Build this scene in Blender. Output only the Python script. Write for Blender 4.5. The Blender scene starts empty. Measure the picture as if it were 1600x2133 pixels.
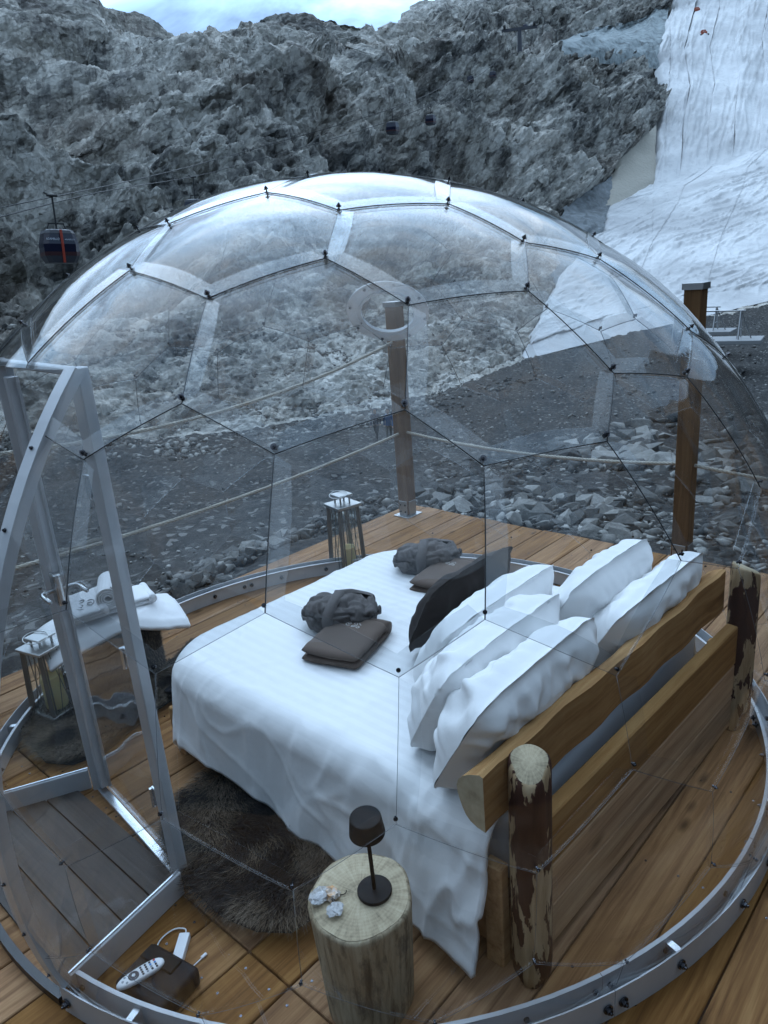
import bpy, bmesh, math, random
import numpy as np
from mathutils import Vector, Matrix, noise as mnoise

random.seed(7)
RNG = np.random.default_rng(7)
S = bpy.context.scene
COL = S.collection
PI = math.pi

# ------------------------------------------------------------------ camera, light, exposure
CAM_H = 2.4
CR = np.array([0.66558, -0.74257, -0.07483])
CU = np.array([0.28122, 0.15666, 0.94677])
CF = np.array([0.69132, 0.65119, -0.3131])
FPX, CX, CY = 1538.1, 800.0, 1066.5
cd = bpy.data.cameras.new("camera")
cam = bpy.data.objects.new("camera", cd)
COL.objects.link(cam)
cam.matrix_world = Matrix(((CR[0], CU[0], -CF[0], 0), (CR[1], CU[1], -CF[1], 0), (CR[2], CU[2], -CF[2], CAM_H), (0, 0, 0, 1)))
cd.sensor_fit = 'HORIZONTAL'
cd.sensor_width = 36
cd.lens = 36 * FPX / 1600
cd.clip_start = 0.05
cd.clip_end = 3000
S.camera = cam

SUN_EL, SUN_AZ = math.radians(49), math.radians(55)      # azimuth counted from +X towards +Y
w = bpy.data.worlds.new("World")
S.world = w
w.use_nodes = True
nt = w.node_tree
bg = nt.nodes['Background']
sky = nt.nodes.new('ShaderNodeTexSky')
sky.sky_type = 'NISHITA'
sky.sun_disc = False
sky.sun_elevation = SUN_EL
sky.sun_rotation = math.radians(90) - SUN_AZ
sky.altitude = 2600
tc = nt.nodes.new('ShaderNodeTexCoord')
mp = nt.nodes.new('ShaderNodeMapping')
mp.inputs['Scale'].default_value = (1.0, 1.0, 2.2)
mp.inputs['Location'].default_value = (0.35, -0.22, 0.18)
nz = nt.nodes.new('ShaderNodeTexNoise')
nz.inputs['Scale'].default_value = 2.3
nz.inputs['Detail'].default_value = 7
nz.inputs['Roughness'].default_value = 0.56
nz.inputs['Distortion'].default_value = 0.5
cr = nt.nodes.new('ShaderNodeValToRGB')
cr.color_ramp.elements[0].position = 0.28
cr.color_ramp.elements[1].position = 0.44
cc = nt.nodes.new('ShaderNodeValToRGB')
cc.color_ramp.elements[0].position = 0.38
cc.color_ramp.elements[0].color = (5.3, 8.8, 13.2, 1)
cc.color_ramp.elements[1].position = 0.8
cc.color_ramp.elements[1].color = (12.0, 13.6, 15.4, 1)
mx = nt.nodes.new('ShaderNodeMixRGB')
nt.links.new(tc.outputs['Generated'], mp.inputs['Vector'])
nt.links.new(mp.outputs['Vector'], nz.inputs['Vector'])
nt.links.new(nz.outputs['Fac'], cr.inputs['Fac'])
nt.links.new(nz.outputs['Fac'], cc.inputs['Fac'])
nt.links.new(cr.outputs['Color'], mx.inputs['Fac'])
nt.links.new(sky.outputs['Color'], mx.inputs['Color1'])
sdv = (math.cos(SUN_EL) * math.cos(SUN_AZ), math.cos(SUN_EL) * math.sin(SUN_AZ), math.sin(SUN_EL))
nrm = nt.nodes.new('ShaderNodeVectorMath'); nrm.operation = 'NORMALIZE'
dot = nt.nodes.new('ShaderNodeVectorMath'); dot.operation = 'DOT_PRODUCT'; dot.inputs[1].default_value = sdv
nt.links.new(tc.outputs['Generated'], nrm.inputs[0]); nt.links.new(nrm.outputs[0], dot.inputs[0])
mxm = nt.nodes.new('ShaderNodeMath'); mxm.operation = 'MAXIMUM'; mxm.inputs[1].default_value = 0.0
pw = nt.nodes.new('ShaderNodeMath'); pw.operation = 'POWER'; pw.inputs[1].default_value = 5.0
ml = nt.nodes.new('ShaderNodeMath'); ml.operation = 'MULTIPLY_ADD'; ml.inputs[1].default_value = 2.7; ml.inputs[2].default_value = 0.74
nt.links.new(dot.outputs['Value'], mxm.inputs[0]); nt.links.new(mxm.outputs[0], pw.inputs[0]); nt.links.new(pw.outputs[0], ml.inputs[0])
lit = nt.nodes.new('ShaderNodeVectorMath'); lit.operation = 'SCALE'        # clouds glow towards the veiled sun
nt.links.new(cc.outputs['Color'], lit.inputs[0]); nt.links.new(ml.outputs[0], lit.inputs['Scale'])
nt.links.new(lit.outputs[0], mx.inputs['Color2'])
nt.links.new(mx.outputs['Color'], bg.inputs['Color'])
bg.inputs['Strength'].default_value = 0.1

sl = bpy.data.lights.new("sun", 'SUN')
sl.energy = 0.5
sl.angle = math.radians(75)
sl.color = (1.0, 0.95, 0.88)
so = bpy.data.objects.new("sun", sl)
COL.objects.link(so)
sd = Vector((math.cos(SUN_EL) * math.cos(SUN_AZ), math.cos(SUN_EL) * math.sin(SUN_AZ), math.sin(SUN_EL)))
so.rotation_euler = sd.to_track_quat('Z', 'Y').to_euler()
so.location = sd * 60

S.view_settings.view_transform = 'Standard'
S.view_settings.look = 'None'
S.view_settings.exposure = -0.08
S.view_settings.gamma = 1.0
S.view_settings.use_curve_mapping = False
S.cycles.max_bounces = 10
S.cycles.diffuse_bounces = 3
S.cycles.glossy_bounces = 4
S.cycles.transmission_bounces = 4
S.cycles.transparent_max_bounces = 40
S.cycles.caustics_reflective = False
S.cycles.caustics_refractive = False
S.cycles.use_denoising = True

# ------------------------------------------------------------------ measuring helpers
def ray(px, py):
    d = CF + CR * (px - CX) / FPX - CU * (py - CY) / FPX
    return d
def pr(px, py, r):                      # point seen at a photo pixel, at horizontal distance r
    d = ray(px, py)
    return np.array([0, 0, CAM_H]) + d * (r / math.hypot(d[0], d[1]))
def pole(px, py):                       # azimuth, slope
    d = ray(px, py)
    return math.atan2(d[1], d[0]), d[2] / math.hypot(d[0], d[1])

# ------------------------------------------------------------------ mesh and object helpers
def empty(name, loc=(0, 0, 0), rot=(0, 0, 0)):
    o = bpy.data.objects.new(name, None)
    o.location = loc
    o.rotation_euler = rot
    o.empty_display_size = 0.1
    COL.objects.link(o)
    return o
def tag(o, label=None, cat=None, group=None, kind=None):
    if label: o['label'] = label
    if cat: o['category'] = cat
    if group: o['group'] = group
    if kind: o['kind'] = kind
    return o
def link(name, me, mat=None, parent=None, smooth=False, loc=None):
    if mat is not None and len(me.materials) == 0: me.materials.append(mat)
    if smooth: me.shade_smooth()
    o = bpy.data.objects.new(name, me)
    COL.objects.link(o)
    if loc is not None: o.location = loc
    if parent is not None: o.parent = parent
    return o
def mk(name, bm, mat=None, parent=None, smooth=False, off=None, loc=None):
    """bmesh -> one object; off: world offset of the parent, subtracted from the vertices"""
    if off is not None: bmesh.ops.translate(bm, verts=bm.verts, vec=-Vector(off))
    bm.normal_update()
    me = bpy.data.meshes.new(name)
    bm.to_mesh(me)
    bm.free()
    return link(name, me, mat, parent, smooth, loc)
def np_mesh(name, V, quads=None, tris=None):
    me = bpy.data.meshes.new(name)
    V = np.ascontiguousarray(V, dtype=np.float32)
    me.vertices.add(len(V))
    me.vertices.foreach_set('co', V.ravel())
    loops, starts = [], []
    n = 0
    if quads is not None and len(quads):
        quads = np.asarray(quads, dtype=np.int32)
        loops.append(quads.ravel()); starts.append(n + 4 * np.arange(len(quads))); n += quads.size
    if tris is not None and len(tris):
        tris = np.asarray(tris, dtype=np.int32)
        loops.append(tris.ravel()); starts.append(n + 3 * np.arange(len(tris))); n += tris.size
    L = np.concatenate(loops); T = np.concatenate(starts)
    me.loops.add(len(L))
    me.loops.foreach_set('vertex_index', L.astype(np.int32))
    me.polygons.add(len(T))
    me.polygons.foreach_set('loop_start', T.astype(np.int32))
    me.update(calc_edges=True)
    me.validate()
    return me
def attr(me, name, vals):
    a = me.attributes.new(name, 'FLOAT', 'POINT')
    a.data.foreach_set('value', np.ascontiguousarray(vals, dtype=np.float32))
def grid_quads(nr, nc):
    i = np.arange(nr - 1)[:, None] * nc + np.arange(nc - 1)[None, :]
    return np.stack([i, i + 1, i + nc + 1, i + nc], -1).reshape(-1, 4)
def box(bm, c, s, R=None, bev=0.0, seg=1):
    m = Matrix.Translation(Vector(c))
    if R is not None: m = m @ R.to_4x4()
    r = bmesh.ops.create_cube(bm, size=1.0, matrix=m @ Matrix.Diagonal((s[0], s[1], s[2], 1)))
    if bev > 0:
        vs = set(r['verts'])
        es = [e for e in bm.edges if e.verts[0] in vs and e.verts[1] in vs]
        bmesh.ops.bevel(bm, geom=es, offset=bev, segments=seg, affect='EDGES', profile=0.6)
def frame_of(d):
    d = Vector(d).normalized()
    a = Vector((0, 0, 1)) if abs(d.z) < 0.95 else Vector((1, 0, 0))
    x = d.cross(a).normalized()
    return x, d.cross(x).normalized(), d
def tube(bm, pts, r, seg=6, caps=True, closed=False):
    pts = [Vector(p) for p in pts]
    rs = r if hasattr(r, '__len__') else [r] * len(pts)
    rings = []
    n = len(pts)
    x0 = None
    for i, p in enumerate(pts):
        d = (pts[(i + 1) % n] - pts[i - 1]) if closed else (pts[min(i + 1, n - 1)] - pts[max(i - 1, 0)])
        x, y, d = frame_of(d)
        if x0 is not None:
            x = (x0 - d * x0.dot(d)).normalized(); y = d.cross(x)
        x0 = x
        rings.append([bm.verts.new(p + (x * math.cos(2 * PI * k / seg) + y * math.sin(2 * PI * k / seg)) * rs[i]) for k in range(seg)])
    for i in range(n if closed else n - 1):
        a, b = rings[i], rings[(i + 1) % n]
        for k in range(seg):
            bm.faces.new((a[k], a[(k + 1) % seg], b[(k + 1) % seg], b[k]))
    if caps and not closed:
        bm.faces.new(rings[0][::-1]); bm.faces.new(rings[-1])
def cyl(bm, p0, p1, r0, r1=None, seg=12):
    tube(bm, [p0, p1], [r0, r0 if r1 is None else r1], seg)
def lathe(bm, prof, c=(0, 0, 0), seg=24):
    c = Vector(c)
    rings = [[bm.verts.new(c + Vector((r * math.cos(2 * PI * k / seg), r * math.sin(2 * PI * k / seg), z))) for k in range(seg)] for r, z in prof]
    for a, b in zip(rings, rings[1:]):
        for k in range(seg): bm.faces.new((a[k], a[(k + 1) % seg], b[(k + 1) % seg], b[k]))
    bm.faces.new(rings[0][::-1]); bm.faces.new(rings[-1])
def rotz(a): return Matrix.Rotation(a, 3, 'Z')

# ------------------------------------------------------------------ procedural noise on arrays
def _hash(ix, iy, iz, seed):
    h = (ix.astype(np.uint32) * np.uint32(73856093)) ^ (iy.astype(np.uint32) * np.uint32(19349663)) ^ (iz.astype(np.uint32) * np.uint32(83492791)) ^ np.uint32(seed * 2654435761 & 0xffffffff)
    h ^= h >> np.uint32(15); h *= np.uint32(0x2c1b3c6d); h ^= h >> np.uint32(12); h *= np.uint32(0x297a2d39); h ^= h >> np.uint32(15)
    return h
def _u(h, k):
    return (((h * np.uint32(2246822519 + 2 * k * 97531)) >> np.uint32(8)) & np.uint32(0xffff)).astype(np.float32) / 65535.0
def facets(P, cell, seed=1, tilt=1.0, sharp=75.0):
    """angular blocks: every Voronoi cell is a plane of its own height and tilt; also a random tone per cell"""
    q = (P / np.asarray(cell)).astype(np.float32)
    b = np.floor(q).astype(np.int32)
    W = np.full(len(q), 1e-12, np.float32)
    val = np.zeros(len(q), np.float32); tone = np.zeros(len(q), np.float32)
    for dx in (-1, 0, 1):
        for dy in (-1, 0, 1):
            for dz in (-1, 0, 1):
                c = b + np.array([dx, dy, dz], np.int32)
                h = _hash(c[:, 0], c[:, 1], c[:, 2], seed)
                v0 = q[:, 0] - c[:, 0] - _u(h, 1); v1 = q[:, 1] - c[:, 1] - _u(h, 2); v2 = q[:, 2] - c[:, 2] - _u(h, 3)
                d = v0 * v0 + v1 * v1 + v2 * v2
                m = d < 1.1
                if not m.any(): continue
                hm = h[m]; v0, v1, v2 = v0[m], v1[m], v2[m]
                wgt = np.exp(-sharp * d[m])
                W[m] += wgt
                val[m] += wgt * ((_u(hm, 4) - 0.5) + tilt * ((_u(hm, 5) - 0.5) * 2 * v0 + (_u(hm, 6) - 0.5) * 2 * v1 + (_u(hm, 7) - 0.5) * 2 * v2))
                tone[m] += wgt * _u(hm, 8)
    return val / W, tone / W
_RT = None
def blocks(P, cell, seed=1, steep=2.6, cap=0.10):
    """a pile of tilted, sharp-edged blocks: upper envelope of randomly turned boxes, one per Voronoi-like cell"""
    global _RT
    if _RT is None:
        rg = np.random.default_rng(4); A = []
        for _ in range(32):
            q, _r = np.linalg.qr(rg.normal(size=(3, 3))); A.append(q)
        _RT = np.array(A, np.float32)
    q = (P / np.asarray(cell)).astype(np.float32)
    b = np.floor(q).astype(np.int32)
    best = np.full(len(q), -9.0, np.float32); tone = np.zeros(len(q), np.float32)
    for dx in (-1, 0, 1):
        for dy in (-1, 0, 1):
            for dz in (-1, 0, 1):
                c = b + np.array([dx, dy, dz], np.int32)
                h = _hash(c[:, 0], c[:, 1], c[:, 2], seed)
                V = np.stack([q[:, 0] - c[:, 0] - _u(h, 1), q[:, 1] - c[:, 1] - _u(h, 2), q[:, 2] - c[:, 2] - _u(h, 3)], -1)
                m = (V * V).sum(1) < 1.2
                if not m.any(): continue
                V = V[m]; hm = h[m]
                R = _RT[(_u(hm, 9) * 31.99).astype(np.int32)]
                L = np.abs(np.einsum('nij,nj->ni', R, V)) * np.array([1.0, 1.25, 0.8], np.float32)
                r = _u(hm, 4)
                tl = (_u(hm, 5) - 0.5) * 0.9 * V[:, 0] + (_u(hm, 6) - 0.5) * 0.9 * V[:, 1] + (_u(hm, 7) - 0.5) * 0.9 * V[:, 2]
                hv = np.minimum(steep * (0.42 + 0.3 * r - L.max(1)), cap + 0.35 * r + tl)
                bm_ = best[m]; up = hv > bm_
                bm_[up] = hv[up]; best[m] = bm_
                tm = tone[m]; tm[up] = _u(hm[up], 8); tone[m] = tm
    return np.maximum(best, -0.5), tone
def vnoise(P, scale, seed=1):
    q = (P * scale).astype(np.float32)
    b = np.floor(q).astype(np.int32)
    f = q - b
    f = f * f * (3 - 2 * f)
    out = np.zeros(len(q), np.float32)
    for dx in (0, 1):
        for dy in (0, 1):
            for dz in (0, 1):
                h = _u(_hash(b[:, 0] + dx, b[:, 1] + dy, b[:, 2] + dz, seed), 1)
                out += h * (f[:, 0] if dx else 1 - f[:, 0]) * (f[:, 1] if dy else 1 - f[:, 1]) * (f[:, 2] if dz else 1 - f[:, 2])
    return out * 2 - 1
def fbm(P, scale, octv=4, seed=1, gain=0.5):
    o = 0; a = 1.0
    for k in range(octv):
        o = o + a * vnoise(P, scale * 2.03 ** k, seed + k); a *= gain
    return o

# ------------------------------------------------------------------ materials
class NT:
    def __init__(s, name, color=(0.5, 0.5, 0.5), rough=0.6, metal=0.0, spec=0.5):
        s.m = bpy.data.materials.new(name); s.m.use_nodes = True
        s.t = s.m.node_tree; s.b = s.t.nodes['Principled BSDF']
        s.b.inputs['Base Color'].default_value = (*color, 1)
        s.b.inputs['Roughness'].default_value = rough
        s.b.inputs['Metallic'].default_value = metal
        s.b.inputs['Specular IOR Level'].default_value = spec
    def n(s, typ, ins=None, **at):
        nd = s.t.nodes.new('ShaderNode' + typ)
        for k, v in at.items(): setattr(nd, k, v)
        for k, v in (ins or {}).items():
            if isinstance(v, bpy.types.NodeSocket): s.t.links.new(v, nd.inputs[k])
            else: nd.inputs[k].default_value = v
        return nd
    def set(s, k, v):
        if isinstance(v, bpy.types.NodeSocket): s.t.links.new(v, s.b.inputs[k])
        else: s.b.inputs[k].default_value = v
    def ramp(s, fac, stops, interp='LINEAR'):
        r = s.n('ValToRGB', {'Fac': fac}); e = r.color_ramp.elements
        r.color_ramp.interpolation = interp
        while len(e) < len(stops): e.new(0.5)
        for el, (p, c) in zip(e, stops):
            el.position = p; el.color = (*c, 1) if hasattr(c, '__len__') else (c, c, c, 1)
        return r.outputs['Color']
    def coord(s, which='Object', scale=(1, 1, 1), rnd=0.0, rot=(0, 0, 0)):
        v = s.n('TexCoord').outputs[which]
        if rnd:
            oi = s.n('ObjectInfo').outputs['Random']
            k = s.n('Math', {0: oi, 1: rnd}, operation='MULTIPLY').outputs[0]
            cv = s.n('CombineXYZ', {'X': k, 'Y': k, 'Z': k}).outputs[0]
            v = s.n('VectorMath', {0: v, 1: cv}, operation='ADD').outputs[0]
        return s.n('Mapping', {'Vector': v, 'Scale': scale, 'Rotation': rot}).outputs[0]
    def noise(s, vec, scale=5, detail=4, rough=0.5, dist=0.0):
        return s.n('TexNoise', {'Vector': vec, 'Scale': scale, 'Detail': detail, 'Roughness': rough, 'Distortion': dist}).outputs['Fac']
    def mix(s, f, a, b, mode='MIX'):
        nd = s.n('MixRGB', {'Fac': f, 'Color1': a if isinstance(a, bpy.types.NodeSocket) else (*a, 1), 'Color2': b if isinstance(b, bpy.types.NodeSocket) else (*b, 1)}, blend_type=mode)
        return nd.outputs[0]
    def math(s, op, a, b=0.0):
        return s.n('Math', {0: a, 1: b}, operation=op).outputs[0]
    def bump(s, h, strength=0.3, dist=0.02):
        s.set('Normal', s.n('Bump', {'Height': h, 'Strength': strength, 'Distance': dist}).outputs[0])

def simple(name, color, rough=0.5, metal=0.0, spec=0.5, bump=None):
    k = NT(name, color, rough, metal, spec)
    if bump: k.bump(k.noise(k.coord(), bump[0], 4), bump[1], bump[2])
    return k.m

def wood(name, light, mid, dark, axis=0, grey=0.0, scale=1.0, rough=0.72, knots=True, rnd=40.0):
    k = NT(name, mid, rough, 0, 0.12)
    sc = [16.0 * scale] * 3; sc[axis] = 0.9 * scale
    v = k.coord('Object', sc, rnd)
    g = k.noise(v, 1.6, 6, 0.62, 0.7)
    sc2 = [60.0 * scale] * 3; sc2[axis] = 2.0 * scale
    f = k.noise(k.coord('Object', sc2, rnd), 2.0, 3, 0.6)
    g2 = k.math('ADD', k.math('MULTIPLY', g, 0.75), k.math('MULTIPLY', f, 0.25))
    c = k.ramp(g2, [(0.30, dark), (0.47, mid), (0.62, light)])
    sc3 = [6.5 * scale] * 3; sc3[axis] = 2.6 * scale
    if knots:
        vo = k.n('TexVoronoi', {'Vector': k.coord('Object', sc3, rnd), 'Scale': 1.0, 'Randomness': 1.0}).outputs['Distance']
        kn = k.ramp(vo, [(0.05, 1.0), (0.17, 0.0)])
        c = k.mix(k.math('MULTIPLY', kn, 0.8), c, [x * 0.35 for x in dark])
    big = k.noise(k.coord('Object', (1.3, 1.3, 1.3), rnd), 1.5, 4, 0.6)
    c = k.mix(k.ramp(big, [(0.35, 0.0), (0.7, 0.45)]), c, [x * 0.62 for x in mid])
    oi = k.n('ObjectInfo').outputs['Random']
    br = k.n('HueSaturation', {'Color': c, 'Value': k.math('ADD', k.math('MULTIPLY', oi, 0.42), 0.8), 'Saturation': k.math('SUBTRACT', 1.08, k.math('MULTIPLY', oi, 0.25))}).outputs[0]
    k.set('Base Color', br)
    k.set('Roughness', k.math('ADD', k.math('MULTIPLY', g, 0.3), rough - 0.15))
    k.bump(g2, 0.35, 0.006)
    return k.m

M = {}
M['deck'] = wood('deck_larch', (0.37, 0.20, 0.083), (0.25, 0.122, 0.047), (0.095, 0.041, 0.016))
M['headboard'] = wood('headboard_pine', (0.50, 0.30, 0.135), (0.385, 0.208, 0.085), (0.20, 0.097, 0.038), scale=0.8)
M['post_wood'] = wood('post_larch', (0.20, 0.115, 0.055), (0.14, 0.075, 0.034), (0.07, 0.036, 0.018), axis=2, knots=False)
M['vest_board'] = wood('grey_board', (0.105, 0.092, 0.085), (0.085, 0.074, 0.068), (0.055, 0.048, 0.045), axis=1, knots=False)
M['metal'] = NT('galvanised_steel', (0.40, 0.41, 0.42), 0.38, 0.85).m
k = NT('grey_aluminium', (0.34, 0.35, 0.37), 0.45, 0.25)
k.set('Base Color', k.ramp(k.noise(k.coord('Object', (1, 1, 1), 9), 3.0, 5, 0.6), [(0.3, (0.44, 0.45, 0.47)), (0.7, (0.56, 0.57, 0.59))]))
M['alu'] = k.m
M['alu_bright'] = NT('bare_aluminium', (0.62, 0.64, 0.67), 0.25, 0.9).m
M['steel'] = NT('brushed_steel', (0.55, 0.55, 0.55), 0.22, 1.0).m
M['black_rubber'] = simple('black_seal', (0.012, 0.013, 0.016), 0.35)
M['bolt'] = NT('dark_bolt', (0.10, 0.10, 0.11), 0.25, 0.9).m
M['edge'] = NT('sheet_edge', (0.22, 0.23, 0.25), 0.2, 0.4).m
M['black'] = simple('matt_black_metal', (0.006, 0.0063, 0.0075), 0.55, 0, 0.12)
M['black_case'] = simple('black_case', (0.008, 0.008, 0.011), 0.55, 0, 0.15, bump=(300, 0.2, 0.001))
M['white_plastic'] = simple('white_plastic', (0.75, 0.76, 0.78), 0.35)
M['red_plastic'] = simple('red_paint', (0.45, 0.05, 0.03), 0.4)

def clear(name, tint=(0.99, 0.994, 0.996), f0=0.022, milk=0.001, rough=0.012, wave=0.0):
    """clear moulded sheet: see-through, mirror gloss growing towards grazing view, a breath of dust"""
    m = bpy.data.materials.new(name); m.use_nodes = True
    t = m.node_tree
    for nd in list(t.nodes): t.nodes.remove(nd)
    N = lambda ty: t.nodes.new('ShaderNode' + ty)
    out = N('OutputMaterial'); tr = N('BsdfTransparent'); gl = N('BsdfGlossy'); df = N('BsdfDiffuse'); m1 = N('MixShader'); m2 = N('MixShader')
    tr.inputs[0].default_value = (*tint, 1)
    gl.inputs['Roughness'].default_value = rough
    df.inputs[0].default_value = (0.8, 0.82, 0.84, 1)
    ge = N('NewGeometry'); dp = N('VectorMath'); dp.operation = 'DOT_PRODUCT'
    t.links.new(ge.outputs['Normal'], dp.inputs[0]); t.links.new(ge.outputs['Incoming'], dp.inputs[1])
    ab = N('Math'); ab.operation = 'ABSOLUTE'; t.links.new(dp.outputs['Value'], ab.inputs[0])
    iv = N('Math'); iv.operation = 'SUBTRACT'; iv.inputs[0].default_value = 1.0; t.links.new(ab.outputs[0], iv.inputs[1])
    pw = N('Math'); pw.operation = 'POWER'; pw.inputs[1].default_value = 5.0; t.links.new(iv.outputs[0], pw.inputs[0])
    sc = N('Math'); sc.operation = 'MULTIPLY_ADD'; sc.inputs[1].default_value = 1 - f0; sc.inputs[2].default_value = f0
    t.links.new(pw.outputs[0], sc.inputs[0])
    tcn = N('TexCoord'); no = N('TexNoise'); no.inputs['Scale'].default_value = 3.0; no.inputs['Detail'].default_value = 5
    t.links.new(tcn.outputs['Object'], no.inputs['Vector'])
    mm = N('Math'); mm.operation = 'MULTIPLY'; mm.inputs[1].default_value = milk * 2; t.links.new(no.outputs['Fac'], mm.inputs[0])
    if wave:
        n2 = N('TexNoise'); n2.inputs['Scale'].default_value = 2.2; n2.inputs['Detail'].default_value = 1
        t.links.new(tcn.outputs['Object'], n2.inputs['Vector'])
        bp = N('Bump'); bp.inputs['Strength'].default_value = 1.0; bp.inputs['Distance'].default_value = wave
        t.links.new(n2.outputs['Fac'], bp.inputs['Height']); t.links.new(bp.outputs[0], gl.inputs['Normal'])
    t.links.new(mm.outputs[0], m1.inputs[0]); t.links.new(tr.outputs[0], m1.inputs[1]); t.links.new(df.outputs[0], m1.inputs[2])
    t.links.new(sc.outputs[0], m2.inputs[0]); t.links.new(m1.outputs[0], m2.inputs[1]); t.links.new(gl.outputs[0], m2.inputs[2])
    t.links.new(m2.outputs[0], out.inputs[0])
    return m
M['clear'] = clear('clear_sheet', wave=0.012)
M['clear_flange'] = clear('clear_flange', (0.965, 0.975, 0.98), 0.05, 0.022, 0.04)
M['clear_flange_low'] = clear('clear_flange_thin', (0.98, 0.985, 0.988), 0.014, 0.004, 0.02)
M['vent'] = clear('frosted_ring', (0.9, 0.92, 0.94), 0.06, 0.62, 0.1)
M['glass'] = clear('lantern_glass', (0.95, 0.97, 0.96), 0.04, 0.02)

def rock_mat(name, tint=(1, 1, 1), cells=((0.42, 1.0), (1.25, 0.9), (3.4, 0.7)), dark=1.0):
    """fractured rock: tilted facets of their own tone, at three sizes drawn out along the dip"""
    k = NT(name, (0.2, 0.2, 0.19), 0.9, 0, 0.2)
    at = k.n('Attribute', attribute_name='tone').outputs['Fac']
    v = k.coord('Object')
    dx = (0.8 * CR + 0.62 * CU + 0.3 * CF); dx = dx / np.linalg.norm(dx)
    a_ = k.n('VectorMath', {0: v, 1: tuple(dx)}, operation='DOT_PRODUCT').outputs['Value']
    a_ = k.math('MULTIPLY', a_, -0.52)
    sh = k.n('VectorMath', {0: tuple(dx), 'Scale': a_}, operation='SCALE').outputs[0]
    vs = k.n('VectorMath', {0: v, 1: sh}, operation='ADD').outputs[0]
    wob = k.n('TexNoise', {'Vector': v, 'Scale': 0.8, 'Detail': 3}).outputs['Color']
    vs = k.n('VectorMath', {0: vs, 1: k.n('VectorMath', {0: wob, 'Scale': 0.7}, operation='SCALE').outputs[0]}, operation='ADD').outputs[0]
    s, hsum = None, None
    for sc_, wt in cells:
        q = k.n('VectorMath', {0: vs, 'Scale': sc_}, operation='SCALE').outputs[0]
        vo = k.n('TexVoronoi', {'Vector': q, 'Scale': 1.0})
        col = vo.outputs['Color']
        t_ = k.n('SeparateColor', {'Color': col}).outputs[1]
        c0 = k.n('VectorMath', {0: col, 1: (0.5, 0.5, 0.5)}, operation='SUBTRACT').outputs[0]
        df = k.n('VectorMath', {0: q, 1: vo.outputs['Position']}, operation='SUBTRACT').outputs[0]
        hh = k.math('MULTIPLY', k.n('VectorMath', {0: c0, 1: df}, operation='DOT_PRODUCT').outputs['Value'], 2.0 * wt / sc_)
        hh = k.math('ADD', hh, k.math('MULTIPLY', t_, 0.30 * wt / sc_))
        hsum = hh if hsum is None else k.math('ADD', hsum, hh)
        s = k.math('MULTIPLY', t_, wt) if s is None else k.math('ADD', s, k.math('MULTIPLY', t_, wt))
    n0 = k.noise(v, 2.4, 8, 0.7)
    tot = sum(w_ for _, w_ in cells)
    s1 = k.math('ADD', k.math('MULTIPLY', at, 0.5), k.math('ADD', k.math('MULTIPLY', s, 0.36 / tot), k.math('MULTIPLY', n0, 0.14)))
    s1 = k.math('ADD', k.math('MULTIPLY', k.math('SUBTRACT', s1, 0.5), 2.3), 0.52)
    c = k.ramp(s1, [(0.12, (0.06 * dark, 0.064 * dark, 0.066 * dark)), (0.40, (0.23, 0.23, 0.22)), (0.62, (0.45, 0.44, 0.405)), (0.9, (0.68, 0.67, 0.63))])
    n2 = k.noise(v, 0.06, 4, 0.6)
    c = k.mix(k.ramp(n2, [(0.45, 0.0), (0.7, 0.35)]), c, (0.25, 0.195, 0.145))
    lic = k.noise(v, 0.35, 6, 0.7)
    c = k.mix(k.ramp(lic, [(0.56, 0.0), (0.74, 0.3)]), c, (0.15, 0.165, 0.12))
    k.set('Base Color', c)
    k.bump(k.math('ADD', hsum, k.math('MULTIPLY', n0, 0.25)), 1.0, 1.0)
    return k.m
M['rock'] = rock_mat('mountain_rock')

k = NT('dark_gravel', (0.06, 0.06, 0.06), 0.92, 0, 0.2)
v = k.coord('Object')
n1 = k.noise(v, 5.0, 9, 0.8)
vo = k.n('TexVoronoi', {'Vector': v, 'Scale': 7.0}).outputs['Color']
sp = k.n('SeparateColor', {'Color': vo}).outputs[0]
n3 = k.noise(v, 0.25, 4, 0.6)
c = k.ramp(n1, [(0.36, (0.008, 0.009, 0.010)), (0.52, (0.034, 0.035, 0.036)), (0.7, (0.12, 0.12, 0.115))])
c = k.mix(k.ramp(sp, [(0.9, 0.0), (0.97, 0.75)]), c, (0.24, 0.24, 0.23))
c = k.mix(k.ramp(n3, [(0.4, 0.0), (0.7, 0.5)]), c, (0.055, 0.052, 0.048))
k.set('Base Color', c)
k.bump(k.math('ADD', n1, k.math('MULTIPLY', sp, 0.5)), 0.9, 0.06)
M['gravel'] = k.m

k = NT('rubble_stone', (0.2, 0.2, 0.19), 0.85, 0, 0.3)
v = k.coord('Object', (1, 1, 1), 30)
at = k.n('Attribute', attribute_name='tone').outputs['Fac']
oi = k.n('ObjectInfo').outputs['Random']
n1 = k.noise(v, 7, 8, 0.68)
s1 = k.math('ADD', k.math('MULTIPLY', at, 0.62), k.math('ADD', k.math('MULTIPLY', n1, 0.5), k.math('MULTIPLY', oi, 0.22)))
s1 = k.math('SUBTRACT', s1, 0.12)
c = k.ramp(s1, [(0.24, (0.035, 0.038, 0.04)), (0.54, (0.13, 0.13, 0.125)), (0.88, (0.34, 0.335, 0.315))])
k.set('Base Color', c)
k.bump(n1, 0.7, 0.05)
M['stone'] = k.m

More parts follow.
